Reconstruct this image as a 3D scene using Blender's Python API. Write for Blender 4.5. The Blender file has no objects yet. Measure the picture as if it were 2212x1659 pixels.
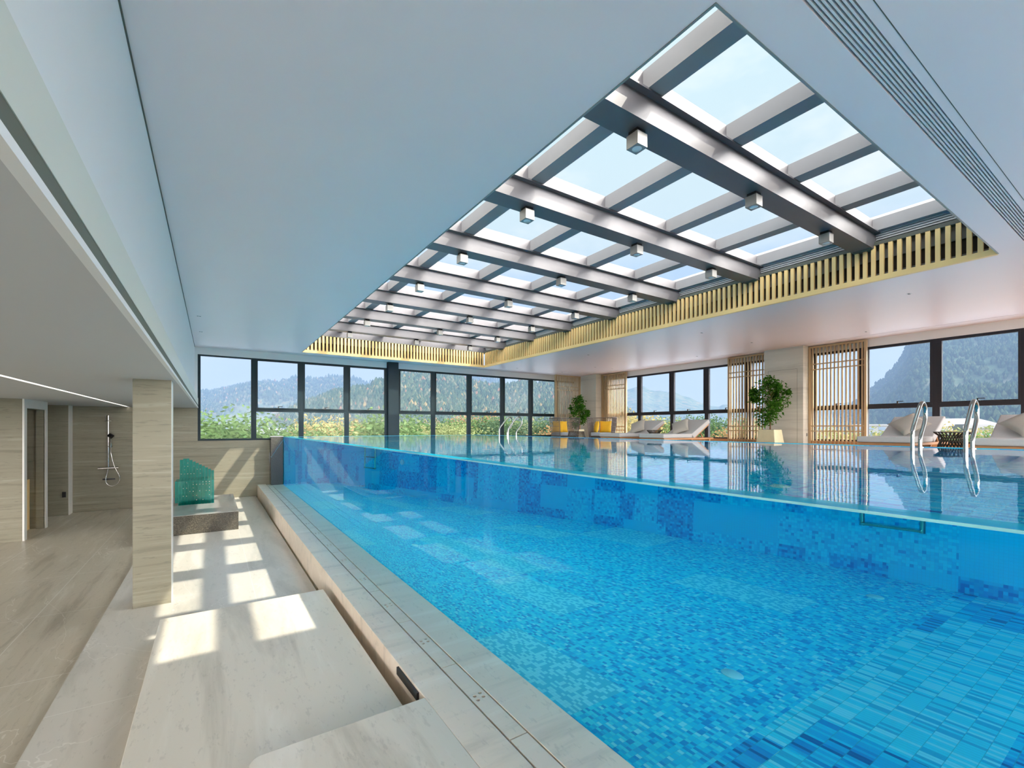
import bpy, bmesh, math, random
from math import sin, cos, pi, sqrt
from mathutils import Vector
random.seed(7)
S = bpy.context.scene
COL = S.collection

# ------------------------------------------------------------------ camera
FPX, CX, HY = 977.05, 1106.0, 923.65
YAW = math.atan((1106 - 458.88) / FPX)
cd = bpy.data.cameras.new('camera'); cam = bpy.data.objects.new('camera', cd); COL.objects.link(cam)
cam.location = (0, 0, 0); cam.rotation_euler = (pi / 2, 0, -YAW)
cd.sensor_width = 36; cd.lens = FPX / 2212 * 36; cd.shift_y = (HY - 829.5) / 2212
cd.clip_start = .05; cd.clip_end = 8000
S.camera = cam
CS, SN = cos(YAW), sin(YAW)

def ray(u, v):
    a = (u - CX) / FPX
    return (CS * a + SN, -SN * a + CS, -(v - HY) / FPX)

def at_dist(u, v, D):
    d = ray(u, v); h = math.hypot(d[0], d[1]); t = D / h
    return Vector((d[0] * t, d[1] * t, d[2] * t))

# ------------------------------------------------------------------ world, sun, exposure
def nodes(nt):
    nt.nodes.clear(); return nt.nodes, nt.links

W = bpy.data.worlds.new('sky'); S.world = W; W.use_nodes = True
N, L = nodes(W.node_tree)
out = N.new('ShaderNodeOutputWorld'); bg = N.new('ShaderNodeBackground')
tc = N.new('ShaderNodeTexCoord'); sep = N.new('ShaderNodeSeparateXYZ')
L.new(tc.outputs['Generated'], sep.inputs[0])
ramp = N.new('ShaderNodeValToRGB'); ramp.color_ramp.elements[0].position = 0.0
ramp.color_ramp.elements[0].color = (.44, .45, .45, 1)
e = ramp.color_ramp.elements.new(.25); e.color = (.33, .385, .42, 1)
ramp.color_ramp.elements[-1].position = 1.0; ramp.color_ramp.elements[-1].color = (.28, .39, .45, 1)
L.new(sep.outputs['Z'], ramp.inputs[0])
mp = N.new('ShaderNodeMapping'); mp.inputs['Scale'].default_value = (1.2, 1.2, 3.2); L.new(tc.outputs['Generated'], mp.inputs[0])
nz = N.new('ShaderNodeTexNoise'); nz.inputs['Scale'].default_value = 1.6; nz.inputs['Detail'].default_value = 6; nz.inputs['Roughness'].default_value = .6
L.new(mp.outputs[0], nz.inputs[0])
cr = N.new('ShaderNodeValToRGB'); cr.color_ramp.elements[0].position = .46; cr.color_ramp.elements[1].position = .66
L.new(nz.outputs[0], cr.inputs[0])
mx = N.new('ShaderNodeMix'); mx.data_type = 'RGBA'; mx.inputs[7].default_value = (.46, .47, .48, 1)
L.new(cr.outputs[0], mx.inputs[0]); L.new(ramp.outputs[0], mx.inputs[6])
# glare of the hazy sun side of the sky
SUND = Vector((.64, -.60, 1.0)).normalized()
dot = N.new('ShaderNodeVectorMath'); dot.operation = 'DOT_PRODUCT'; dot.inputs[1].default_value = SUND
nrm = N.new('ShaderNodeVectorMath'); nrm.operation = 'NORMALIZE'; L.new(tc.outputs['Generated'], nrm.inputs[0]); L.new(nrm.outputs[0], dot.inputs[0])
mr = N.new('ShaderNodeMapRange'); mr.inputs[1].default_value = .62; mr.inputs[2].default_value = 1.0; mr.inputs[3].default_value = 0.0; mr.inputs[4].default_value = 8.0
mr.interpolation_type = 'SMOOTHSTEP'
L.new(dot.outputs['Value'], mr.inputs[0])
mr2 = N.new('ShaderNodeMapRange'); mr2.interpolation_type = 'SMOOTHSTEP'     # low sky behind the camera, boosted to brighten the room
mr2.inputs[1].default_value = .15; mr2.inputs[2].default_value = -.55; mr2.inputs[3].default_value = 0.0; mr2.inputs[4].default_value = 12.5
L.new(sep.outputs['Y'], mr2.inputs[0])
mr3 = N.new('ShaderNodeMapRange'); mr3.interpolation_type = 'SMOOTHSTEP'; mr3.inputs[1].default_value = .70; mr3.inputs[2].default_value = .25; mr3.inputs[3].default_value = 0.0; mr3.inputs[4].default_value = 1.0
L.new(sep.outputs['Z'], mr3.inputs[0])
mu = N.new('ShaderNodeMath'); mu.operation = 'MULTIPLY_ADD'; mu.inputs[2].default_value = 1.0; L.new(mr2.outputs[0], mu.inputs[0]); L.new(mr3.outputs[0], mu.inputs[1])
ad = N.new('ShaderNodeMath'); ad.operation = 'ADD'; L.new(mr.outputs[0], ad.inputs[0]); L.new(mu.outputs[0], ad.inputs[1])
L.new(ad.outputs[0], bg.inputs['Strength'])
wf_ = N.new('ShaderNodeMapRange'); wf_.inputs[1].default_value = 1.1; wf_.inputs[2].default_value = 6.0; L.new(ad.outputs[0], wf_.inputs[0])
mw = N.new('ShaderNodeMix'); mw.data_type = 'RGBA'; mw.inputs[7].default_value = (.46, .435, .42, 1)
L.new(wf_.outputs[0], mw.inputs[0]); L.new(mx.outputs[2], mw.inputs[6]); L.new(mw.outputs[2], bg.inputs['Color']); L.new(bg.outputs[0], out.inputs[0])

sd = bpy.data.lights.new('sun', 'SUN'); sd.energy = 2.7; sd.angle = math.radians(.7); sd.color = (1, .92, .79)
sun = bpy.data.objects.new('sun', sd); COL.objects.link(sun); sun.location = (6, -6, 12)
sun.rotation_euler = (-SUND).to_track_quat('-Z', 'Y').to_euler()

vs = S.view_settings; vs.view_transform = 'Standard'; vs.look = 'None'; vs.exposure = 1.28; vs.gamma = 1; vs.use_curve_mapping = False
C = S.cycles
C.max_bounces = 10; C.diffuse_bounces = 5; C.glossy_bounces = 5; C.transmission_bounces = 6; C.transparent_max_bounces = 24
C.sample_clamp_indirect = 6; C.blur_glossy = .5; C.use_denoising = True
C.caustics_reflective = False; C.caustics_refractive = True

# ------------------------------------------------------------------ materials
class NB:
    def __init__(s, name):
        s.m = bpy.data.materials.new(name); s.m.use_nodes = True; s.nt = s.m.node_tree; s.nt.nodes.clear()
        s.out = s.n('ShaderNodeOutputMaterial'); s.tc = None
    def n(s, t, **k):
        x = s.nt.nodes.new(t)
        for a, b in k.items(): setattr(x, a, b)
        return x
    def l(s, a, b): s.nt.links.new(a, b)
    def obj(s):
        if not s.tc: s.tc = s.n('ShaderNodeTexCoord')
        return s.tc.outputs['Object']
    def gen(s):
        if not s.tc: s.tc = s.n('ShaderNodeTexCoord')
        return s.tc.outputs['Generated']
    def mapping(s, sc, src=None, rot=(0, 0, 0), loc=(0, 0, 0)):
        x = s.n('ShaderNodeMapping'); x.inputs['Scale'].default_value = sc; x.inputs['Rotation'].default_value = rot; x.inputs['Location'].default_value = loc
        s.l(src or s.obj(), x.inputs[0]); return x.outputs[0]
    def noise(s, vec, sc, det=4, rough=.5, dist=0):
        x = s.n('ShaderNodeTexNoise'); x.inputs['Scale'].default_value = sc; x.inputs['Detail'].default_value = det
        x.inputs['Roughness'].default_value = rough; x.inputs['Distortion'].default_value = dist; s.l(vec, x.inputs['Vector']); return x.outputs[0]
    def ramp(s, f, stops, const=False):
        x = s.n('ShaderNodeValToRGB'); r = x.color_ramp
        if const: r.interpolation = 'CONSTANT'
        r.elements[0].position = stops[0][0]; r.elements[0].color = (*stops[0][1], 1)
        r.elements[1].position = stops[-1][0]; r.elements[1].color = (*stops[-1][1], 1)
        for p, c in stops[1:-1]:
            q = r.elements.new(p); q.color = (*c, 1)
        s.l(f, x.inputs[0]); return x.outputs[0]
    def mix(s, f, a, b, mode='MIX'):
        x = s.n('ShaderNodeMix'); x.data_type = 'RGBA'; x.blend_type = mode
        for i, v in ((0, f), (6, a), (7, b)):
            if hasattr(v, 'is_output') or hasattr(v, 'links'): s.l(v, x.inputs[i])
            elif i == 0: x.inputs[0].default_value = v
            else: x.inputs[i].default_value = (*v, 1)
        return x.outputs[2]
    def math(s, op, a, b=None, c=None):
        x = s.n('ShaderNodeMath', operation=op)
        for i, v in ((0, a), (1, b), (2, c)):
            if v is None: continue
            if isinstance(v, (int, float)): x.inputs[i].default_value = v
            else: s.l(v, x.inputs[i])
        return x.outputs[0]
    def pbr(s, col, rough=.5, metal=0, spec=.5, bump=None, bstr=.2, bdist=.01, **k):
        p = s.n('ShaderNodeBsdfPrincipled')
        if isinstance(col, tuple): p.inputs['Base Color'].default_value = (*col, 1)
        else: s.l(col, p.inputs['Base Color'])
        if isinstance(rough, (int, float)): p.inputs['Roughness'].default_value = rough
        else: s.l(rough, p.inputs['Roughness'])
        p.inputs['Metallic'].default_value = metal; p.inputs['Specular IOR Level'].default_value = spec
        for a, b in k.items(): p.inputs[a].default_value = b
        if bump is not None:
            bn = s.n('ShaderNodeBump'); bn.inputs['Strength'].default_value = bstr; bn.inputs['Distance'].default_value = bdist
            s.l(bump, bn.inputs['Height']); s.l(bn.outputs[0], p.inputs['Normal'])
        s.l(p.outputs[0], s.out.inputs[0]); return s.m

def simple(name, col, rough=.5, metal=0, spec=.5, var=.06, scale=8, **k):
    b = NB(name)
    f = b.noise(b.obj(), scale, 3)
    c = b.mix(f, tuple(max(0, x * (1 - var)) for x in col), tuple(min(1, x * (1 + var)) for x in col))
    return b.pbr(c, rough, metal, spec, **k)

def seam_fac(b, axes, w):
    """thin joint lines; axes = list of (axis, pitch, offset)"""
    sp = b.n('ShaderNodeSeparateXYZ'); b.l(b.obj(), sp.inputs[0]); res = None
    for ax, pitch, off in axes:
        v = b.math('DIVIDE', b.math('SUBTRACT', sp.outputs[ax], off), pitch)
        d = b.math('ABSOLUTE', b.math('SUBTRACT', b.math('FRACT', b.math('ADD', v, .5)), .5))
        m = b.math('LESS_THAN', d, w / pitch)
        res = m if res is None else b.math('MAXIMUM', res, m)
    return res

def stone(name, streak, base=(.47, .44, .38), dark=(.33, .30, .25), light=(.58, .55, .49), rough=.45, rot=0, seams=None, seamcol=(.66, .64, .58), pits=True, veins=0):
    b = NB(name)
    v = b.mapping(streak, rot=(0, 0, rot))
    a = b.noise(v, 1.0, 8, .62, .4)
    c = b.ramp(a, [(.35, dark), (.46, base), (.55, base), (.67, light)])
    a2 = b.noise(b.obj(), .9, 3)
    c = b.mix(b.math('MULTIPLY', a2, .45), c, tuple(x * y for x, y in zip(base, (.86, .9, .86))))
    if pits:
        k_ = (5, 5, 48) if streak[2] > 5 else (34, 12, 1); v2 = b.mapping(k_, rot=(0, 0, rot))
        p = b.noise(v2, 1.0, 3, .7)
        pf = b.ramp(p, [(.585, (0, 0, 0)), (.66, (1, 1, 1))])
        c = b.mix(b.math('MULTIPLY', pf, .34 if streak[2] > 5 else .20), c, tuple(x * .5 for x in dark))
    if veins:
        wv = b.n('ShaderNodeTexNoise'); wv.inputs['Scale'].default_value = .8; wv.inputs['Detail'].default_value = 5; wv.inputs['Distortion'].default_value = 1.5
        b.l(b.mapping((1, .55, 1), rot=(0, 0, .6)), wv.inputs['Vector'])
        d = b.math('ABSOLUTE', b.math('SUBTRACT', wv.outputs[0], .5))
        f = b.math('MULTIPLY', b.math('LESS_THAN', d, .0022), veins)
        c = b.mix(f, c, (.78, .75, .68))
    if seams:
        c = b.mix(b.math('MULTIPLY', seam_fac(b, seams, .0034), .8), c, seamcol)
    return b.pbr(c, rough, 0, .4, bump=a, bstr=.06, bdist=.004)

def speckle(name, c1, c2, c3, sc=90, rough=.25):
    b = NB(name)
    a = b.noise(b.obj(), sc, 2, .7)
    c = b.ramp(a, [(.36, c1), (.5, c2), (.62, c2), (.70, c3)])
    w = b.noise(b.obj(), 2.2, 3)
    c = b.mix(b.math('MULTIPLY', w, .35), c, c1)
    return b.pbr(c, rough)

def paint(name, col, rough=.5, spec=.4):
    b = NB(name)
    a = b.noise(b.obj(), 1.3, 4); a2 = b.noise(b.obj(), 160, 2)
    c = b.mix(a, tuple(x * .975 for x in col), tuple(min(1, x * 1.02) for x in col))
    return b.pbr(c, rough, 0, spec, bump=a2, bstr=.03, bdist=.001)

def tile_mat(name, ua, va, wide=False):
    b = NB(name)
    sp = b.n('ShaderNodeSeparateXYZ'); b.l(b.obj(), sp.inputs[0])
    U, V = sp.outputs[ua], sp.outputs[va]
    P = .0285
    def cell(pu, pv, ou=0, ov=0):
        fu = b.math('DIVIDE', b.math('ADD', U, ou), pu); fv = b.math('DIVIDE', b.math('ADD', V, ov), pv)
        cb = b.n('ShaderNodeCombineXYZ'); b.l(b.math('FLOOR', fu), cb.inputs[0]); b.l(b.math('FLOOR', fv), cb.inputs[1])
        wn = b.n('ShaderNodeTexWhiteNoise'); wn.noise_dimensions = '2D'; b.l(cb.outputs[0], wn.inputs['Vector'])
        return wn.outputs['Value'], fu, fv
    def grout(fu, fv, w1, w2):
        g1 = b.math('LESS_THAN', b.math('FRACT', fu), w1); g2 = b.math('LESS_THAN', b.math('FRACT', fv), w2)
        return b.math('MAXIMUM', g1, g2)
    LT, LM, MD, MK, DK = (.36, .92, .97), (.07, .84, .95), (.015, .71, .92), (.008, .55, .84), (.005, .36, .72)
    r1, fu1, fv1 = cell(P, P)
    mixed = b.ramp(r1, [(0, LM), (.30, MD), (.62, MK), (.78, DK), (.93, LT)], True)
    g_small = grout(fu1, fv1, .07, .07)
    if wide:
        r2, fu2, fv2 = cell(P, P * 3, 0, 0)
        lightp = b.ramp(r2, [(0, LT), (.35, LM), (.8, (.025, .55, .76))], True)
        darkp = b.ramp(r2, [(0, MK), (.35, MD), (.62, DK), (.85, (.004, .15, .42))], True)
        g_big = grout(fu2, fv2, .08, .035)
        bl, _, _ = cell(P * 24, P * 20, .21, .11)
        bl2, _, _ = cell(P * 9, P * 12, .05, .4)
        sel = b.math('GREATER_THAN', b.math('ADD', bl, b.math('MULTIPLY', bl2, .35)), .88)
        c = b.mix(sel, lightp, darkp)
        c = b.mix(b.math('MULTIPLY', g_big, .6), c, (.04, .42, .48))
        # the first metre of the floor only; mosaic beyond
        near = b.math('LESS_THAN', sp.outputs[1], 1.15)
        cm = b.mix(b.math('MULTIPLY', g_small, .55), mixed, (.10, .55, .66))
        b1, _, _ = cell(P * 22, P * 34, .3, .2)
        lp = b.math('GREATER_THAN', b1, .84)
        cm = b.mix(lp, cm, b.mix(b.math('MULTIPLY', g_small, .5), b.ramp(r1, [(0, LT), (.5, (.10, .66, .82))], True), (.10, .55, .66)))
        c = b.mix(near, cm, c)
    else:
        cm = b.ramp(r1, [(0, MD), (.35, (.01, .62, .88)), (.7, MK), (.94, DK)], True)
        b1, _, _ = cell(P * 17, P * 13, .3, .2); b2, _, _ = cell(P * 8, P * 30, .17, .6)
        dsel = b.math('GREATER_THAN', b.math('ADD', b1, b.math('MULTIPLY', b2, .5)), .95)
        dk = b.ramp(r1, [(0, MK), (.3, DK), (.6, (.01, .42, .74)), (.85, (.004, .24, .60))], True)
        flat = b.math('LESS_THAN', b1, .22)
        c = b.mix(dsel, cm, dk); c = b.mix(flat, c, (.01, .62, .88))
        c = b.mix(b.math('MULTIPLY', g_small, .35), c, (.03, .38, .58))
    return b.pbr(c, .3, 0, .3)

M = {}
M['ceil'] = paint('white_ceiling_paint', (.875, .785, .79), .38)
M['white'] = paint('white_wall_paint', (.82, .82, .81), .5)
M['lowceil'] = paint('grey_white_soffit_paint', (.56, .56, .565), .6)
M['green'] = paint('pale_green_bulkhead_paint', (.66, .68, .60), .35)
M['reveal'] = simple('dark_shadow_gap', (.10, .11, .09), .6)
M['shadestrip'] = simple('olive_shade_strip', (.12, .13, .10), .6)
M['wallstone'] = stone('beige_wall_travertine', (.8, .8, 20), (.27, .245, .18), (.20, .18, .13), (.345, .32, .245))
M['wallstone2'] = stone('grey_green_column_marble', (.5, .5, 7), (.70, .69, .62), (.58, .57, .51), (.80, .79, .72), pits=False)
M['floorstone'] = stone('beige_floor_slabs', (6.5, .7, 1), (.49, .435, .345), (.34, .295, .225), (.60, .55, .46), .32, rot=-.35, seams=[(0, .9, -1.39), (1, 1.5, 6.04)], veins=.35)
M['midstone'] = stone('grey_beige_floor_slabs', (2.6, .5, 1), (.58, .54, .48), (.45, .42, .37), (.70, .66, .60), .28, rot=.12, seams=[(0, 1.3, .36), (1, 1.9, 5.6)], veins=.4)
M['platstone'] = stone('pale_grey_platform_stone', (3.2, .45, 1), (.73, .66, .56), (.54, .48, .40), (.83, .77, .68), .35, rot=.05)
M['copestone'] = stone('beige_coping_stone', (.7, 5, 5), (.82, .69, .565), (.65, .55, .45), (.90, .79, .67), .35, rot=.05, pits=True)
M['sill'] = simple('white_marble_edge', (.74, .73, .69), .3)
M['granite'] = speckle('brown_black_granite', (.018, .016, .011), (.065, .057, .04), (.24, .21, .15))
M['darkgranite'] = speckle('charcoal_granite', (.02, .022, .028), (.055, .055, .06), (.16, .15, .14))
M['blocktop'] = stone('polished_grey_block_top', (2, .6, 1), (.33, .32, .31), (.25, .24, .23), (.42, .41, .39), .18, pits=False)
M['deck'] = simple('brown_timber_deck', (.42, .24, .13), .45, var=.2)
M['steelbeam'] = simple('brushed_grey_steel', (.125, .12, .13), .42, .2, var=.10, scale=5)
M['steelcross'] = simple('light_grey_steel', (.27, .265, .275), .5, .1, var=.08, scale=5)
M['lampbody'] = simple('satin_nickel_housing', (.30, .29, .275), .38, .4)
M['black'] = simple('black_plastic', (.012, .012, .013), .35)
M['frame'] = simple('dark_teal_window_metal', (.014, .030, .038), .55, 0, .3)
M['frame2'] = simple('dark_bronze_window_metal', (.024, .025, .033), .55, 0, .3)
M['gold'] = simple('golden_timber_slat', (.95, .645, .28), .45, var=.10, scale=3)
M['screenwood'] = simple('light_oak_lattice', (.50, .36, .20), .45, var=.12, scale=3)
M['teak'] = simple('orange_teak', (.52, .26, .11), .45, var=.15)
M['chrome'] = simple('polished_steel', (.36, .385, .37), .12, 1.0, var=.02)
M['chromed'] = simple('chrome_shower', (.62, .60, .58), .15, 1.0, var=.02)
M['backing'] = simple('dark_brown_backing', (.035, .025, .018), .8)
M['duct'] = simple('grey_duct_panel', (.20, .20, .19), .6)
M['mattress'] = simple('pale_grey_canvas', (.50, .505, .50), .85, var=.05, scale=40)
M['pillow'] = simple('greige_linen', (.42, .39, .34), .9, var=.06, scale=60)
M['seat'] = simple('blue_grey_cushion_cloth', (.40, .46, .50), .85)
M['yellow'] = simple('mustard_yellow_cloth', (.86, .50, .03), .85, var=.08)
M['rope'] = simple('grey_brown_rope', (.16, .14, .13), .8, var=.2, scale=30)
M['wicker'] = simple('dark_wicker', (.07, .06, .05), .75, var=.25, scale=30)
M['pot'] = simple('pale_yellow_planter_stone', (.68, .64, .42), .45, var=.10, scale=12)
M['bark'] = simple('brown_bark', (.20, .11, .06), .85, var=.25, scale=30)
M['roof'] = simple('grey_tile_roof', (.17, .17, .19), .8)
M['bwhite'] = simple('white_rendered_facade', (.27, .27, .28), .8)
M['bglass'] = simple('blue_grey_far_window', (.16, .22, .30), .3)
M['louver'] = simple('grey_ribbed_metal', (.46, .49, .52), .45, .2)
M['cream'] = simple('cream_skylight_lining', (.74, .71, .64), .5)
M['grille'] = simple('white_grille_blade', (.74, .74, .75), .45)
M['lens'] = simple('frosted_lamp_lens', (.60, .70, .74), .15)
M['soil'] = simple('dark_soil', (.05, .035, .02), .9)

def emis(name, col, s):
    b = NB(name); e = b.n('ShaderNodeEmission'); e.inputs[0].default_value = (*col, 1); e.inputs[1].default_value = s
    b.l(e.outputs[0], b.out.inputs[0]); return b.m
M['led'] = emis('led_light_slot', (1, .94, .84), 1.9)

def leafmat(name, c1, c2, tr=.35):
    b = NB(name)
    a = b.noise(b.obj(), 2.2 if 'far' in name else 14, 3, .6)
    c = b.mix(b.ramp(a, [(.35, (0, 0, 0)), (.65, (1, 1, 1))]), c1, c2)
    d = b.n('ShaderNodeBsdfDiffuse'); t = b.n('ShaderNodeBsdfTranslucent'); m = b.n('ShaderNodeMixShader'); m.inputs[0].default_value = tr
    b.l(c, d.inputs[0]); b.l(c, t.inputs[0]); b.l(d.outputs[0], m.inputs[1]); b.l(t.outputs[0], m.inputs[2]); b.l(m.outputs[0], b.out.inputs[0])
    return b.m
M['leaf'] = leafmat('glossy_green_leaf', (.02, .09, .012), (.10, .26, .03))
TREECOL = {'green': ((.08, .16, .06), (.20, .30, .12)), 'lime': ((.20, .25, .10), (.34, .37, .18)), 'dark': ((.05, .10, .06), (.11, .18, .10)),
           'yellow': ((.33, .28, .12), (.50, .42, .20)), 'orange': ((.34, .20, .10), (.46, .30, .15))}
for k, (a, b_) in TREECOL.items():
    a = tuple(.68 * q for q in a); b_ = tuple(.68 * q for q in b_)
    M['far_' + k] = leafmat('far_leaf_' + k, a, b_)

def glass_pane(name, tint=(.97, .985, .99), refl=1.0):
    b = NB(name)
    t = b.n('ShaderNodeBsdfTransparent'); t.inputs[0].default_value = (*tint, 1)
    g = b.n('ShaderNodeBsdfGlossy'); g.inputs['Roughness'].default_value = .16
    fr = b.n('ShaderNodeFresnel'); fr.inputs[0].default_value = 1.25
    gm = b.n('ShaderNodeNewGeometry')
    f = b.math('MULTIPLY', fr.outputs[0], refl)
    f = b.math('MINIMUM', f, .6)
    bk = b.math('SUBTRACT', 1, gm.outputs['Backfacing'])
    f = b.math('MULTIPLY', f, bk)
    m = b.n('ShaderNodeMixShader'); b.l(f, m.inputs[0]); b.l(t.outputs[0], m.inputs[1]); b.l(g.outputs[0], m.inputs[2]); b.l(m.outputs[0], b.out.inputs[0])
    return b.m
M['glass'] = glass_pane('clear_window_glass', (.96, .98, .985), .9)
M['roofglass'] = glass_pane('skylight_glass', (.97, .985, .98), .5)

def acrylic_mat():
    b = NB('thick_clear_acrylic')
    g = b.n('ShaderNodeBsdfGlass'); g.inputs['IOR'].default_value = 1.333; g.inputs['Roughness'].default_value = 0; g.inputs[0].default_value = (.80, .97, 1, 1)
    b.l(g.outputs[0], b.out.inputs[0]); return b.m
M['acrylic'] = acrylic_mat()
def top_mat(name, tint, bscale, bstr, smooth=False):
    b = NB(name)
    t = b.n('ShaderNodeBsdfTransparent'); t.inputs[0].default_value = (*tint, 1)
    g = b.n('ShaderNodeBsdfGlossy'); g.inputs['Roughness'].default_value = .0
    v = b.mapping(bscale)
    h = b.noise(v, 1.0, 3, .55, .3); h2 = b.noise(b.mapping(tuple(x * .22 for x in bscale)), 1, 2)
    hh = b.math('ADD', h, b.math('MULTIPLY', h2, 2.0))
    bn = b.n('ShaderNodeBump'); bn.inputs['Strength'].default_value = bstr; bn.inputs['Distance'].default_value = .002
    b.l(hh, bn.inputs['Height']); b.l(bn.outputs[0], g.inputs['Normal'])
    fr = b.n('ShaderNodeFresnel'); fr.inputs[0].default_value = 1.333
    gm = b.n('ShaderNodeNewGeometry')
    f = b.mix(gm.outputs['Backfacing'], fr.outputs[0], (.03, .03, .03))
    m = b.n('ShaderNodeMixShader'); b.l(f, m.inputs[0]); b.l(t.outputs[0], m.inputs[1]); b.l(g.outputs[0], m.inputs[2])
    b.l(m.outputs[0], b.out.inputs[0]); return b
wb = top_mat('pool_water_surface', (.93, 1, 1), (3.0, 7.0, 1), .35)
def vol(b):
    a = b.n('ShaderNodeVolumeAbsorption'); a.inputs[0].default_value = (.15, .97, 1.0, 1); a.inputs[1].default_value = .26
    b.l(a.outputs[0], b.out.inputs['Volume'])
vol(wb); 
def water2():
    b = NB('pool_water_surface'); g = b.n('ShaderNodeBsdfGlass'); g.inputs['IOR'].default_value = 1.333; g.inputs['Roughness'].default_value = 0
    h = b.noise(b.mapping((3.0, 7.0, 1)), 1.0, 3, .55, .3)
    bn = b.n('ShaderNodeBump'); bn.inputs['Strength'].default_value = .3; bn.inputs['Distance'].default_value = .002
    b.l(h, bn.inputs['Height']); b.l(bn.outputs[0], g.inputs['Normal']); b.l(g.outputs[0], b.out.inputs[0]); vol(b); return b.m
M['water'] = water2()
def acrytop():
    b = NB('acrylic_top_edge'); t = b.n('ShaderNodeBsdfTransparent'); t.inputs[0].default_value = (.25, .86, .95, 1)
    g = b.n('ShaderNodeBsdfGlossy'); g.inputs['Roughness'].default_value = .08; d = b.n('ShaderNodeBsdfDiffuse'); d.inputs[0].default_value = (.02, .50, .62, 1)
    m0 = b.n('ShaderNodeMixShader'); m0.inputs[0].default_value = .45; b.l(t.outputs[0], m0.inputs[1]); b.l(d.outputs[0], m0.inputs[2])
    m = b.n('ShaderNodeMixShader'); m.inputs[0].default_value = .14; b.l(m0.outputs[0], m.inputs[1]); b.l(g.outputs[0], m.inputs[2]); b.l(m.outputs[0], b.out.inputs[0]); return b.m
M['acrytop'] = acrytop()
M['edgeglint'] = simple('painted_edge_highlight', (.28, .74, .84), .08, 0, .8, var=.2, scale=6)
def clearm():
    b = NB('water_side_boundary'); t = b.n('ShaderNodeBsdfTransparent'); b.l(t.outputs[0], b.out.inputs[0]); vol(b); return b.m
M['waterside'] = clearm()
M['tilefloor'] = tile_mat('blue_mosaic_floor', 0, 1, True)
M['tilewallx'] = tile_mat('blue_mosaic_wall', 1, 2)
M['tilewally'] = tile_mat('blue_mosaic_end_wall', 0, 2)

def sheetglass():
    b = NB('turquoise_stacked_glass')
    sp = b.n('ShaderNodeSeparateXYZ'); b.l(b.obj(), sp.inputs[0])
    t = b.n('ShaderNodeBsdfTransparent'); d = b.n('ShaderNodeBsdfTranslucent'); g = b.n('ShaderNodeBsdfGlossy'); g.inputs['Roughness'].default_value = .08
    t.inputs[0].default_value = (.74, .98, .96, 1); d.inputs[0].default_value = (.07, .85, .78, 1)
    f = b.math('MULTIPLY_ADD', b.noise(b.mapping((20, 3, 5)), 1, 3), .25, .36)
    m = b.n('ShaderNodeMixShader'); b.l(f, m.inputs[0]); b.l(t.outputs[0], m.inputs[1]); b.l(d.outputs[0], m.inputs[2])
    fr = b.n('ShaderNodeFresnel'); fr.inputs[0].default_value = 1.3
    m2 = b.n('ShaderNodeMixShader'); b.l(b.math('MULTIPLY', fr.outputs[0], .6), m2.inputs[0]); b.l(m.outputs[0], m2.inputs[1]); b.l(g.outputs[0], m2.inputs[2])
    b.l(m2.outputs[0], b.out.inputs[0]); return b.m
M['tealglass'] = sheetglass()

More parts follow.
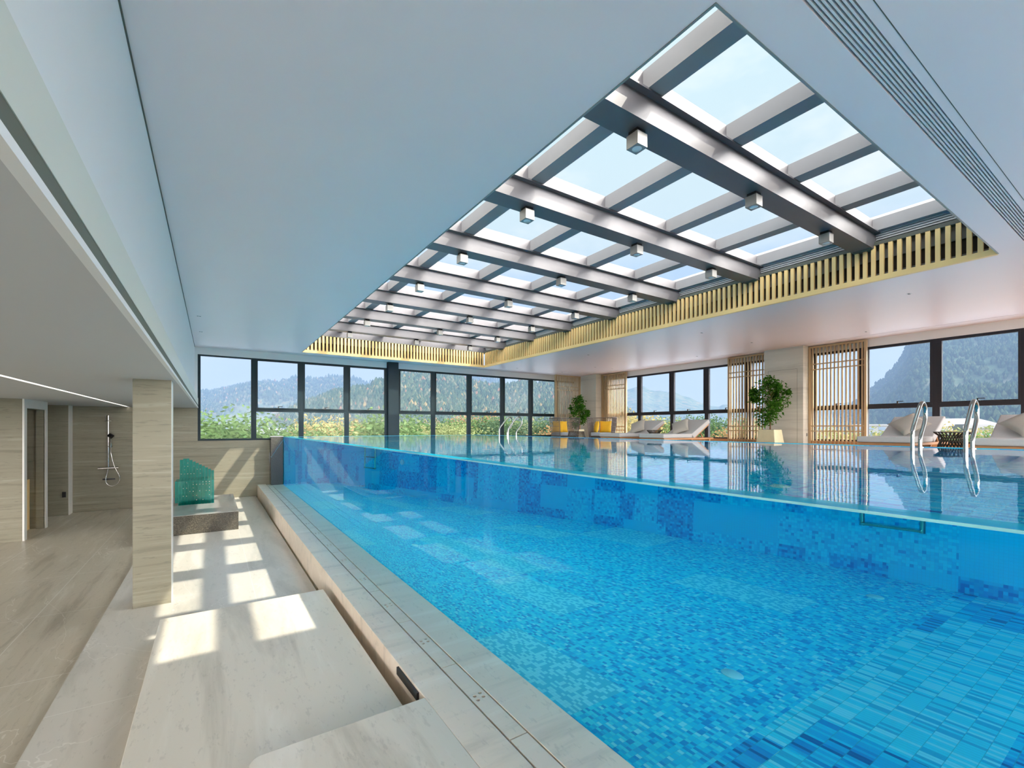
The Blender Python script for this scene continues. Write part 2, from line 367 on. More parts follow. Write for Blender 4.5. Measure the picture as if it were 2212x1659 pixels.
# ------------------------------------------------------------------ mesh helpers
class MB:
    def __init__(s): s.v = []; s.f = []; s.mi = []; s.cur = 0
    def add(s, vs, fs):
        o = len(s.v); s.v += [tuple(x) for x in vs]; s.f += [tuple(i + o for i in f) for f in fs]; s.mi += [s.cur] * len(fs); return s
    def box(s, x0, x1, y0, y1, z0, z1):
        return s.add([(x0, y0, z0), (x1, y0, z0), (x1, y1, z0), (x0, y1, z0), (x0, y0, z1), (x1, y0, z1), (x1, y1, z1), (x0, y1, z1)],
                     [(0, 3, 2, 1), (4, 5, 6, 7), (0, 1, 5, 4), (1, 2, 6, 5), (2, 3, 7, 6), (3, 0, 4, 7)])
    def prism(s, pts, axis, a, b):
        """extrude polygon pts (2D) along axis from a to b"""
        def mk(p, t):
            return {0: (t, p[0], p[1]), 1: (p[0], t, p[1]), 2: (p[0], p[1], t)}[axis]
        n = len(pts); vs = [mk(p, a) for p in pts] + [mk(p, b) for p in pts]
        fs = [tuple(range(n - 1, -1, -1)), tuple(range(n, 2 * n))] + [(i, (i + 1) % n, (i + 1) % n + n, i + n) for i in range(n)]
        return s.add(vs, fs)
    def tube(s, path, r, n=10, closed=False):
        P = [Vector(p) for p in path]; rings = []; m = len(P)
        rr = r if isinstance(r, (list, tuple)) else [r] * m
        up = None
        for i in range(m):
            if closed: t = (P[(i + 1) % m] - P[i - 1])
            else: t = P[min(i + 1, m - 1)] - P[max(i - 1, 0)]
            t.normalize()
            if up is None: up = Vector((0, 0, 1)) if abs(t.z) < .9 else Vector((1, 0, 0))
            a = t.cross(up)
            if a.length < 1e-4: a = t.cross(Vector((0, 1, 0)))
            a.normalize(); b = a.cross(t).normalized(); up = b
            rings.append([P[i] + (a * cos(2 * pi * k / n) + b * sin(2 * pi * k / n)) * rr[i] for k in range(n)])
        vs = [p for R in rings for p in R]; fs = []
        for i in range(m if closed else m - 1):
            j = (i + 1) % m
            for k in range(n):
                fs.append((i * n + k, i * n + (k + 1) % n, j * n + (k + 1) % n, j * n + k))
        if not closed: fs += [tuple(range(n - 1, -1, -1)), tuple((m - 1) * n + k for k in range(n))]
        return s.add(vs, fs)
    def lathe(s, prof, n=24, c=(0, 0), sx=1, sy=1):
        vs = []; fs = []; m = len(prof)
        for r, z in prof:
            for k in range(n): vs.append((c[0] + r * sx * cos(2 * pi * k / n), c[1] + r * sy * sin(2 * pi * k / n), z))
        for i in range(m - 1):
            for k in range(n): fs.append((i * n + k, i * n + (k + 1) % n, (i + 1) * n + (k + 1) % n, (i + 1) * n + k))
        fs += [tuple(range(n - 1, -1, -1)), tuple((m - 1) * n + k for k in range(n))]
        return s.add(vs, fs)
    def quad(s, a, b, c, d): return s.add([a, b, c, d], [(0, 1, 2, 3)])
    def build(s, name, mat, parent=None, smooth=False, bevel=0, seg=2):
        me = bpy.data.meshes.new(name); me.from_pydata(s.v, [], s.f)
        for m in (mat if isinstance(mat, (list, tuple)) else [mat]): me.materials.append(M[m] if isinstance(m, str) else m)
        if any(s.mi): me.polygons.foreach_set('material_index', s.mi)
        if smooth:
            me.polygons.foreach_set('use_smooth', [True] * len(me.polygons))
            try: me.set_sharp_from_angle(angle=math.radians(50))
            except Exception: pass
        me.update(); o = bpy.data.objects.new(name, me); COL.objects.link(o)
        if parent: o.parent = parent
        if bevel:
            md = o.modifiers.new('b', 'BEVEL'); md.width = bevel; md.segments = seg; md.limit_method = 'ANGLE'; md.angle_limit = .7
            md.harden_normals = False
        return o

def tag(o, label=None, cat=None, group=None, kind=None):
    if label: o['label'] = label
    if cat: o['category'] = cat
    if group: o['group'] = group
    if kind: o['kind'] = kind
    return o
def empty(name, loc=(0, 0, 0), rz=0):
    o = bpy.data.objects.new(name, None); COL.objects.link(o); o.location = loc; o.rotation_euler.z = rz; o.empty_display_size = .1; return o
def struct(o, label, cat='structure'): return tag(o, label, cat, kind='structure')
def copy_tree(o, parent=None):
    c = o.copy(); COL.objects.link(c)
    if parent: c.parent = parent
    for ch in [x for x in COL.objects if x.parent == o]: copy_tree(ch, c)
    return c
def bx(name, mat, x0, x1, y0, y1, z0, z1, parent=None, bevel=0): return MB().box(x0, x1, y0, y1, z0, z1).build(name, mat, parent, bevel=bevel)

# ------------------------------------------------------------------ levels
ZC = 1.88; ZLC = .455; ZF = -1.79; ZM = -1.69; ZP = -1.507; ZK = -1.41; ZW = -.232; ZD = -.46; ZPF = -1.45
YB = -5.0; YF = 12.81
XSL, XSR, YSN, YSF = 1.866, 7.08, 1.18, 12.25       # skylight opening

# ------------------------------------------------------------------ floors
struct(bx('floor', 'floorstone', -7.2, -.82, YB, 13.2, ZF - .1, ZF), 'low beige veined stone floor of the shower passage on the left', 'floor')
struct(bx('floor', 'midstone', -.82, .90, YB, YF, ZM - .2, ZM), 'grey stone floor strip between the passage step and the pool kerb, sunlit at the far end', 'floor')
struct(bx('floor', 'deck', 7.12, 11.9, YB, 13.0, ZD - .15, ZD), 'brown timber deck along the right windows', 'floor')
struct(bx('floor', 'darkgranite', 1.47, 7.12, 12.66, 12.80, -1.5, -.30), 'narrow ledge between the far pool edge and the far windows', 'floor')
p = MB().box(-.343, .862, YB, 4.49, ZM, ZP)
tag(p.build('stone_platform', 'platstone', bevel=.004), 'wide pale stone platform with two sunlit squares in front of the pool kerb', 'platform', kind='structure')
bx_ = MB(); pts = []
for k in range(7):
    a = pi - k * pi / 12; pts.append((.125 + .055 + .055 * cos(a), 2.222 - .055 + .055 * sin(a)))
pts += [(.925, 2.222), (.925, YB), (.125, YB)]
bx_.prism(pts, 2, ZP, ZK)
tag(bx_.build('stone_counter', 'platstone', bevel=.003), 'raised stone slab with a rounded corner in the bottom foreground', 'counter', kind='structure')

struct(bx('floor', 'platstone', 1.47, 7.12, YB, -1.2, -.6, -.235), 'unseen stone floor behind the camera, shortens the pool for neutral bounce light', 'floor')  # pale unseen floor where the pool stops, put there to bounce neutral light
terr = MB().box(11.95, 19.5, -12, 20, -.95, -.75).box(-6, 11.95, 13.4, 19.5, -1.15, -.95).box(-8, 11.95, -14, YB - .3, -.95, -.75)  # sunlit surfaces out of view, added to bounce light onto the ceiling
terr.box(-13, -7.4, -8, 12, -2.0, -1.85)
struct(terr.build('bounce_terrace', simple('bounce_terrace_paving', (.38, .46, .57), .8)), 'added pale terrace outside the windows, bounces sunlight onto the ceiling', 'terrace')
# kerb
kb = MB().box(.925, 1.112, YB, 12.80, ZM - .1, ZK).box(1.222, 1.462, YB, 12.80, ZM - .1, ZK)
tag(kb.build('pool_kerb', 'copestone', bevel=.003), 'long beige stone kerb at the foot of the clear pool wall', 'kerb', kind='structure')
struct(bx('gutter_channel', 'reveal', 1.112, 1.222, YB, 12.80, ZM - .1, ZK - .03), 'dark drain channel beneath the slotted cover slabs in the kerb', 'drain channel')
bxo = bx('overflow_slot', 'black', .912, .927, 2.30, 2.62, ZK - .055, ZK - .012)
struct(bxo, 'dark overflow slot in the side of the kerb at the slab corner', 'drain slot')

# gutter cover slabs, each with four round holes
def cover_mesh():
    bm = bmesh.new(); w, l = .0465, .3625
    holes = [(-.019, -.024), (.019, -.012), (-.019, .014), (.019, .026)]
    n = 12; vo = [bm.verts.new((x, y, 0)) for x, y in ((-w, -l), (w, -l), (w, l), (-w, l))]
    edges = [bm.edges.new((vo[i], vo[(i + 1) % 4])) for i in range(4)]; rings = []
    for hx, hy in holes:
        rr = [bm.verts.new((hx + .0105 * cos(2 * pi * k / n), hy + .0105 * sin(2 * pi * k / n), 0)) for k in range(n)]
        rings.append(rr); edges += [bm.edges.new((rr[i], rr[(i + 1) % n])) for i in range(n)]
    r = bmesh.ops.triangle_fill(bm, use_beauty=True, edges=edges)
    for rr in rings:
        pass
    dl = [f for f in bm.faces if any(all(abs(math.hypot(v.co.x - hx, v.co.y - hy) - .0105) < 1e-4 for v in f.verts) for hx, hy in holes)]
    if dl: bmesh.ops.delete(bm, geom=dl, context='FACES_ONLY')
    e = bmesh.ops.extrude_face_region(bm, geom=list(bm.faces))
    bmesh.ops.translate(bm, vec=(0, 0, -.022), verts=[x for x in e['geom'] if isinstance(x, bmesh.types.BMVert)])
    bmesh.ops.recalc_face_normals(bm, faces=bm.faces)
    me = bpy.data.meshes.new('gutter_cover'); bm.to_mesh(me); bm.free(); me.materials.append(M['copestone']); return me
cm = cover_mesh(); k = 0; y = 2.074 - .7325 * 2
ordn = ['nearest', 'second', 'third', 'fourth', 'fifth', 'sixth', 'seventh', 'eighth', 'ninth', 'tenth', 'eleventh', 'twelfth', 'thirteenth', 'fourteenth', 'fifteenth', 'sixteenth', 'seventeenth', 'eighteenth']
ys = [2.074 + .7325 * i for i in range(-1, 15)]
for i, y in enumerate(ys):
    if y + .3625 > 12.8: break
    o = bpy.data.objects.new('gutter_cover', cm); COL.objects.link(o); o.location = (1.167, y, ZK - .001)
    lab = 'stone gutter cover slab with four holes, %s from the front edge of the picture' % ordn[i] if i < 9 else 'far stone gutter cover slab with four holes, %s counted from the front' % ordn[i]
    tag(o, lab, 'drain cover', 'gutter cover slabs along the kerb')

# ------------------------------------------------------------------ pool
struct(bx('pool_floor', 'tilefloor', 1.462, 7.12, -1.2, 12.66, ZPF - .2, ZPF), 'blue mosaic pool floor with sunlit squares', 'pool floor')
struct(bx('pool_wall', 'tilewallx', 6.95, 7.12, -1.2, 12.66, ZPF, ZW + .004), 'blue mosaic pool wall on the far right side under the sun loungers', 'pool wall')
struct(bx('pool_wall', 'tilewally', 1.592, 6.95, 12.56, 12.66, ZPF, ZW + .002), 'blue mosaic pool end wall below the far windows', 'pool wall')
struct(bx('pool_wall', 'tilewally', 1.47, 6.95, -1.2, -1.1, ZPF, ZW + .02), 'blue mosaic pool end wall behind the camera', 'pool wall')
# acrylic wall: the water side is open because acrylic and water touch there
ac = MB(); x0, x1, y0, y1, z0, z1 = 1.47, 1.587, -1.1, 12.56, ZPF, -.226
ac.cur = 0; ac.quad((x0, y1, z0), (x0, y0, z0), (x0, y0, z1), (x0, y1, z1))
ac.cur = 1; ac.quad((x0, y0, z1), (x1, y0, z1), (x1, y1, z1), (x0, y1, z1))
ae = MB().box(1.4695, 1.4745, -1.1, 12.56, -.232, -.2245)  # pale strip standing in for the highlight along the acrylic edge
acr = tag(ac.build('acrylic_pool_wall', ['acrylic', 'acrytop']), 'clear acrylic side wall of the raised swimming pool', 'pool wall')
ae.build('edge_highlight', 'edgeglint', acr)
wt = MB(); X0, X1, Y0, Y1, Z0, Z1 = 1.589, 6.948, -1.098, 12.558, -1.449, ZW
vs8 = [(X0, Y0, Z0), (X1, Y0, Z0), (X1, Y1, Z0), (X0, Y1, Z0), (X0, Y0, Z1), (X1, Y0, Z1), (X1, Y1, Z1), (X0, Y1, Z1)]
wt.add(vs8, [(0, 3, 2, 1), (4, 5, 6, 7), (0, 1, 5, 4), (1, 2, 6, 5), (2, 3, 7, 6), (3, 0, 4, 7)]); wt.mi = [1, 0, 1, 1, 1, 1]
wo = wt.build('pool_water', ['water', 'waterside']); wo.cycles.is_caustics_caster = True
for q in COL.objects:
    if q.name.startswith(('pool_floor', 'pool_wall')): q.cycles.is_caustics_receiver = True
sd.cycles.is_caustics_light = True
tag(wo, 'still turquoise water filling the swimming pool', 'water', kind='stuff')
# corner pier at the far end of the acrylic
pr_ = MB().box(1.195, 1.462, 12.50, 12.80, ZK, -.222)
pier = tag(pr_.build('corner_pier', 'darkgranite', bevel=.003), 'dark granite pier at the far corner of the acrylic wall', 'pier', kind='structure')
MB().prism([(1.197, -.224), (1.455, -.224), (1.197, -.62)], 1, 12.492, 12.50).build('granite_corner_facing', 'granite', pier)['label'] = 'brown granite triangle on the pier top'
MB().tube([(1.197, 12.49, -.73), (1.462, 12.49, -.30)], .006, 6).build('steel_edge', 'chromed', pier)
struct(bx('trim_1', 'sill', 1.187, 1.47, 12.47, 12.80, -.222, -.214), 'pale capping on the dark corner pier', 'trim')

# pool fittings
o = tag(MB().lathe([(.0, 0), (.062, 0), (.062, .004), (.052, .010), (0, .012)], 28, (3.10, 1.50)).build('water_inlet', simple('pale_plastic', (.55, .75, .78), .4), smooth=True), 'small round white floor inlet on the pool floor, nearest the camera', 'pool inlet', 'round pool fittings'); o.location.z = ZPF
for (x, y, nm) in ((5.99, 1.51, 'small round floor inlet near the right pool wall by the large tiles'), (3.1, 5.3, 'small round floor inlet further back among the sunlit squares'), (6.0, 5.3, 'small round floor inlet far back near the right pool wall')):
    c = o.copy(); COL.objects.link(c); c.location = (x - 3.10, y - 1.50, ZPF); tag(c, nm, 'pool inlet', 'round pool fittings')
for (y, z, nm) in ((4.2, -.55, 'round wall fitting on the right pool wall opposite the acrylic'), (9.5, -.75, 'round wall fitting on the far part of the right pool wall')):
    q = MB().tube([(6.95, y, z), (6.93, y, z)], .06, 20).build('pool_light', 'lens'); tag(q, nm, 'pool light', 'round pool fittings')

M['fill_lamp_on'] = emis('fill_lamp_lens', (.85, .97, 1), 3.0)  # unseen lamps added under water to brighten the near pool
for k, (x, w_) in enumerate(((2.5, 'left'), (4.2, 'middle'), (5.9, 'right'))):
    q = MB().tube([(x, -1.10, -.80), (x, -1.085, -.80)], .08, 20).build('fill_light', 'fill_lamp_on')
    tag(q, 'added round fill lamp on the unseen near pool end wall, %s of three' % w_, 'pool light', 'added underwater fill lamps')
    ld = bpy.data.lights.new('fill_lamp', 'SPOT'); ld.energy = 22; ld.spot_size = math.radians(165); ld.spot_blend = .6; ld.shadow_soft_size = .08; ld.color = (.88, .98, 1)
    lo = bpy.data.objects.new('fill_lamp', ld); COL.objects.link(lo); lo.parent = q; lo.location = (x, -1.07, -.80); lo.rotation_euler = (math.radians(84), 0, 0)
# ------------------------------------------------------------------ walls
wf = MB().box(-.82, 1.195, YF, YF + .25, ZM - .1, -.31)
wf.box(-1.0, -.286, YF, YF + .25, -.31, ZLC)
struct(wf.build('wall_far', 'wallstone'), 'beige travertine wall below the far left window', 'wall')
wh = MB().box(-.345, 4.17, YF - .005, YF + .2, 1.71, ZC + .1).box(4.50, 11.9, YF - .005, YF + .2, 1.71, ZC + .1).box(-.345, -.286, YF - .005, YF + .25, ZLC, 1.71)
struct(wh.build('wall_far', 'white'), 'white header above the far windows', 'wall')
struct(bx('wall_far', 'wallstone', -2.456, -.80, 13.02, 13.25, ZF, ZLC), 'beige travertine wall behind the shower set', 'wall')
struct(bx('wall_far', 'wallstone', -.82, -.80, YF, 13.1, ZF, ZLC), 'short return of the travertine wall behind the column', 'wall')
wl = MB().box(-4.0, -2.456, 12.72, 13.1, ZF, ZLC)
struct(wl.build('wall_left', 'wallstone'), 'beige travertine wall face between the doorway and the shower', 'wall')
struct(bx('trim_2', 'sill', -2.456, -2.449, 12.72, 13.02, ZF, ZLC), 'pale marble edge left of the shower wall', 'trim')
wa = MB().box(-7.2, -2.49, 10.21, 10.30, ZF, ZLC)
struct(wa.build('wall_left', 'wallstone'), 'beige travertine wall at the left picture edge', 'wall')
wd = MB().box(-2.60, -2.49, 11.30, 11.42, ZF, ZLC).box(-2.60, -2.49, 10.30, 11.30, .31, ZLC)
d1 = empty('door_1', (-2.49, 10.8, ZF)); struct(d1, 'narrow doorway with pale marble jambs in the left wall', 'doorway')
fr = MB().box(-2.498, -2.476, 10.205, 10.33, ZF, ZLC).box(-2.498, -2.476, 11.30, 11.42, ZF, ZLC).box(-2.498, -2.476, 10.33, 11.30, .315, ZLC)
f_ = fr.build('door_frame', 'sill', d1); f_.location = (2.49, -10.8, -ZF)
g_ = wd.build('door_reveal', 'wallstone', d1); g_.location = (2.49, -10.8, -ZF)
struct(MB().box(-4.2, -2.60, 11.36, 11.44, ZF, ZLC).box(-4.2, -4.1, 10.3, 11.4, ZF, ZLC).build('wall_left', 'wallstone'), 'shadowed travertine wall seen through the narrow doorway', 'wall')
struct(MB().box(-7.2, 11.9, YB - .2, YB, ZF, -.5).box(-7.2, 11.9, YB - .2, YB, 1.75, ZC + .1).box(-.5, .2, YB - .2, YB, -.5, 1.75).box(5.5, 5.8, YB - .2, YB, -.5, 1.75).build('wall_back', 'white'), 'white wall behind the camera with openings added to let in light', 'wall')  # openings behind the camera added to light the room
struct(MB().box(-7.3, -7.15, 9, 13.2, ZF, ZLC).box(-7.3, -7.15, YB, 9, ZF, -1.5).box(-7.3, -7.15, YB, 9, .3, ZLC).box(-7.3, -7.15, 1.8, 2.2, -1.5, .3).build('wall_left', 'wallstone'), 'outer left wall of the passage with openings added to let in light', 'wall')  # openings in this unseen wall added to brighten the left passage
bb = bx('baseboard_right', 'teak', 11.52, 11.72, YB, 13.0, ZD, -.30); struct(bb, 'orange timber sill board below the right windows', 'baseboard')

# column at left
col = empty('stone_column', (-.475, 5.57, ZM)); tag(col, 'square travertine column standing on the grey floor strip', 'column', kind='structure')
c1 = MB().box(-.619, -.331, 5.455, 5.68, ZM, ZLC).build('column_shaft', 'wallstone', col); c1.location = (.475, -5.57, -ZM)
c2 = MB().box(-.331, -.329, 5.455, 5.68, ZM, ZLC).build('lit_side_face', 'sill', col); c2.location = (.475, -5.57, -ZM)  # white facing colours the column's right side as lit

# ------------------------------------------------------------------ low soffit on the left
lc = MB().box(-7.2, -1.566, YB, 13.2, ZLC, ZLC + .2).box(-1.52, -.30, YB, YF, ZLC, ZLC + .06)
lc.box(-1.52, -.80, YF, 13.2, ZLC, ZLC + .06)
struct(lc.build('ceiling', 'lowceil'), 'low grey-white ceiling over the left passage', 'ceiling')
struct(bx('led_slot', 'led', -1.566, -1.52, YB, 12.95, ZLC + .012, ZLC + .03), 'glowing linear light slot in the low left ceiling', 'light')
struct(bx('led_slot', 'led', -4.046, -4.0, YB, 10.1, ZLC - .006, ZLC + .0), 'added light slot out of view in the low left ceiling, brightens the passage', 'light')  # extra slot out of view, added to brighten the left floor
struct(bx('bulkhead', 'green', -.335, -.276, YB, YF + .02, .527, .679), 'pale green beam face above the low ceiling edge', 'bulkhead')
struct(bx('trim_3', 'shadestrip', -.335, -.278, YB, YF, .475, .527), 'dark olive strip coloured as the shadow gap under the beam at the low ceiling edge', 'trim')  # nearly flush strip, its dark colour stands in for shade in a recess
struct(bx('trim_4', 'white', -.30, -.274, YB, YF + .02, ZLC, .478), 'thin white edge of the low left ceiling', 'trim')
struct(bx('wall_left', 'white', -.46, -.345, YB, YF, ZLC + .06, ZC), 'white upper wall above the low ceiling edge', 'wall')
struct(bx('trim_5', 'reveal', -.352, -.338, YB, YF - .02, ZC - .011, ZC - .0006), 'dark strip coloured as the shadow line between the upper left wall and the ceiling', 'trim')  # raised dark strip coloured as the shade in the slot

# ------------------------------------------------------------------ main ceiling
T = .055
ce = MB()
GX0, GX1, GY0, GY1 = -.2, 9.5, .825, .955           # linear grille opening
ce.box(-.345, XSL, YSN, YF, ZC, ZC + T)
ce.box(XSR, 11.12, YSN, YF, ZC, ZC + T); ce.box(11.14, 11.72, YB, YF, ZC, ZC + T)
ce.box(XSL, XSR, YSF, YF, ZC, ZC + T)
ce.box(-.345, 11.12, GY1, YSN, ZC, ZC + T); ce.box(-.345, 11.12, YB, GY0, ZC, ZC + T)
ce.box(GX1, 11.12, GY0, GY1, ZC, ZC + T); ce.box(-.345, GX0, GY0, GY1, ZC, ZC + T)
struct(ce.build('ceiling', 'ceil'), 'large smooth white ceiling around the skylight', 'ceiling')
struct(bx('trim_6', 'reveal', 11.10, 11.16, YB, YF, ZC + .02, ZC + .05), 'shadow groove in the ceiling along the right windows', 'trim')
struct(MB().box(-.6, XSL - .12, YB, 13.2, 2.75, 2.80).box(XSR + .25, 12, YB, 13.2, 2.75, 2.80).box(XSL - .12, XSR + .25, YB, YSN - .14, 2.75, 2.8).box(XSL - .12, XSR + .25, YSF + .4, 13.2, 2.75, 2.8).build('roof', 'white'), 'roof slab above the ceiling', 'roof')
# metal lip of the skylight opening
lip = MB(); t = .012
lip.box(XSL - t, XSL, YSN - t, YSF, ZC - .004, ZC + .10).box(XSL, XSR, YSN - t, YSN, ZC - .004, ZC + .10)
struct(lip.build('trim_7', simple('grey_green_metal_lip', (.27, .29, .27), .45, .2)), 'grey metal lip around the near and left edges of the skylight opening', 'trim')
# grille
gr = empty('linear_air_grille', (4.6, .89, ZC)); tag(gr, 'long white linear air grille set in the ceiling right of the skylight', 'air grille')
g1 = MB()
for i in range(7):
    yy = GY0 + .008 + i * .0172
    g1.box(GX0, GX1, yy, yy + .0085, ZC + .002, ZC + .022)
o = g1.build('grille_blades', 'grille', gr); o.location = (-4.6, -.89, -ZC)
o = MB().box(GX0 + .01, GX1 - .01, GY0 + .002, GY1 - .002, ZC + .04, ZC + .05).build('grille_plenum', 'reveal', gr); o.location = (-4.6, -.89, -ZC)
struct(bx('trim_8', 'reveal', -.3, 9.6, .778, .782, ZC - .001, ZC + .004), 'fine joint line in the ceiling beside the air grille', 'trim')

# ------------------------------------------------------------------ skylight structure
sk = empty('skylight', (4.47, 6.7, 2.3)); tag(sk, 'large rooflight with a grid of grey steel beams over the pool', 'skylight', kind='structure')
def skp(mb, name, mat, bevel=0, label=None):
    o = mb.build(name, mat, sk, bevel=bevel); o.location = (-4.47, -6.7, -2.3)
    if label: o['label'] = label
    return o
PY = 1.4735; BY = [2.276 + PY * i for i in range(7)]     # front faces of the main beams
BW = .225; XL, XR = XSL - .10, 7.20
for y in BY:
    b_ = MB().box(XL, XR, y, y + BW, 2.30, 2.49)
    b_.box(XL, XR, y - .055, y + BW + .02, 2.49, 2.505)     # flange
    b_.box(XL, XR, y - .03, y + BW, 2.505, 2.515)
    b_.box(XL, XR, y, y + BW, 2.515, 2.66)
    skp(b_, 'main_beam', 'steelbeam')
    pad = MB()
    for j in range(6): pad.box(7.02 + j * .03, 7.035 + j * .03, y + .02, y + BW - .02, 2.285, 2.30)
    skp(pad, 'beam_bearing', 'reveal')
skp(MB().box(XL, XR, YSF + .02, YSF + .24, 2.335, 2.66), 'end_beam', 'steelbeam')
skp(MB().box(XL, XR, YSN - .12, YSN - .02, 1.98, 2.66), 'end_beam', 'steelbeam')
CXs = [2.68 + 1.09 * i for i in range(5)]
seg = [YSN - .02] + [v for y in BY for v in (y, y + BW)] + [YSF + .02]
for i in range(0, len(seg), 2):
    ya, yb = seg[i], seg[i + 1]
    for x in CXs:
        skp(MB().box(x, x + .16, ya, yb, 2.505, 2.66), 'cross_beam', 'steelcross')
for i in range(0, len(seg), 2):
    ya, yb = seg[i] - .03, seg[i + 1] + .03
    xs = [XL] + CXs + [XR]
    for j in range(len(xs) - 1):
        skp(MB().box(xs[j] + .02, xs[j + 1] + .14 if j < len(xs) - 2 else xs[j + 1], ya, yb, 2.668, 2.669), 'glass_pane', 'roofglass')
skp(MB().box(XL - .02, XL, YSN - .12, YSF + .24, 1.98, 2.75), 'side_lining', 'cream')
skp(MB().box(7.20, 7.24, YSN - .12, YSF + .24, 2.515, 2.75), 'side_lining', 'cream', label='cream upper lining along the right side')
lv = MB()
for j in range(5): lv.prism([(7.12 + .012 * (4 - j), 2.39 + j * .025), (7.155 + .012 * (4 - j), 2.39 + j * .025), (7.22, 2.415 + j * .025), (7.12 + .012 * (4 - j), 2.408 + j * .025)], 1, YSN, YSF + .1)
lv.box(7.20, 7.23, YSN - .1, YSF + .2, 2.33, 2.52)
skp(lv, 'ribbed_louver', 'louver')
skp(MB().box(7.10, 7.22, YSN - .1, YSF + .2, 2.335, 2.385), 'dark_gap', 'reveal')

# golden slatted friezes
def frieze(name, along, label):
    r = empty(name, (7.08, 6.7, ZC) if along == 'y' else (4.47, YSF, ZC)); tag(r, label, 'frieze', 'golden slatted friezes below the skylight')
    off = [-v for v in r.location]
    def part(mb, nm, mat):
        o = mb.build(nm, mat, r); o.location = off; return o
    s = MB(); a, b_ = (YSN, YSF) if along == 'y' else (XSL, XSR)
    def bb_(m, t0, t1, d0, d1, z0, z1):
        if along == 'y': m.box(XSR + d0, XSR + d1, t0, t1, z0, z1)
        else: m.box(t0, t1, YSF + d0, YSF + d1, z0, z1)
    n = int((b_ - a) / .0885); p = (b_ - a) / n
    for i in range(n): bb_(s, a + i * p + .02, a + i * p + .064, .0, .035, ZC + .06, 2.335)
    part(s, 'slats', 'gold')
    m = MB(); bb_(m, a, b_, -.004, .045, ZC - .003, ZC + .062); part(m, 'bottom_rail', 'gold')
    m = MB(); bb_(m, a, b_, .0, .05, 2.33, 2.345); part(m, 'top_rail', 'reveal')
    m = MB(); bb_(m, a, b_, .14, .15, ZC + .05, 2.35); part(m, 'backing', 'backing')
    m = MB(); bb_(m, a, b_, .10, .12, 2.17, 2.35); bb_(m, a, b_, .10, .12, ZC + .05, 1.99); part(m, 'duct_band', 'duct')
frieze('slatted_frieze', 'y', 'long golden slatted frieze along the right side of the skylight')
frieze('slatted_frieze', 'x', 'shorter golden slatted frieze at the far end of the skylight')

# cube downlights under the beams
lamp = empty('cube_downlight', (2.752, 2.3965, 2.30))
MB().box(-.045, .045, -.045, .045, -.032, 0).build('mounting_plate', 'black', lamp)
MB().box(-.0555, .0555, -.0565, .0565, -.133, -.03).build('housing', 'lampbody', lamp, bevel=.0015)
MB().lathe([(.0, -.1355), (.036, -.1355), (.038, -.1335), (.038, -.132)], 24).build('lens', 'lens', lamp, smooth=True)
li = 0
bn = ['first', 'second', 'third', 'fourth', 'fifth', 'sixth', 'seventh']
xn = ['at its left end', 'in its middle', 'at its right end by the frieze']
for i, y in enumerate(BY):
    for j, x in enumerate((2.752, 4.44, 6.02)):
        o = lamp if (i == 0 and j == 0) else copy_tree(lamp)
        o.location = (x, y + .1205, 2.30)
        tag(o, 'square nickel downlight under the %s skylight beam, %s' % (bn[i], xn[j]), 'downlight', 'cube downlights under the skylight beams')

# recessed spots in the ceiling
spot = empty('recessed_spotlight')
MB().lathe([(0, -.002), (.032, -.002), (.034, 0), (.034, .004)], 20).build('trim_ring', 'white', spot)
MB().box(-.028, -.004, -.012, .012, -.0045, -.001).box(.004, .028, -.012, .012, -.0045, -.001).build('lamp_aperture', 'black', spot)
spots = [(8.16, 2.22, 'tiny recessed ceiling spotlight beyond the right frieze, nearest the picture front'), (8.09, 5.40, 'tiny recessed ceiling spotlight above the potted tree by the door column, nearer the frieze'),
         (9.94, 5.41, 'tiny recessed ceiling spotlight just above the lattice left of the door column'), (10.68, 3.56, 'tiny recessed ceiling spotlight above the large lattice right of the door column'),
         (8.09, 8.65, 'tiny recessed ceiling spotlight over the loungers, beside the frieze'), (9.91, 10.29, 'tiny recessed ceiling spotlight over the right armchair'),
         (10.66, 10.29, 'tiny recessed ceiling spotlight at the corner column, nearer the right windows'), (9.90, 11.86, 'tiny recessed ceiling spotlight over the left armchair'),
         (10.65, 7.25, 'tiny recessed ceiling spotlight over the gap between lounger pair and lattice'), (8.04, 11.84, 'tiny recessed ceiling spotlight near the far right frieze corner'),
         (-.19, 9.27, 'tiny recessed ceiling spotlight at the upper left wall, nearer one'), (-.19, 10.76, 'tiny recessed ceiling spotlight at the upper left wall, farther one')]
for i, (x, y, lb) in enumerate(spots):
    o = spot if i == 0 else copy_tree(spot); o.location = (x, y, ZC); tag(o, lb, 'ceiling spotlight', 'recessed ceiling spotlights')

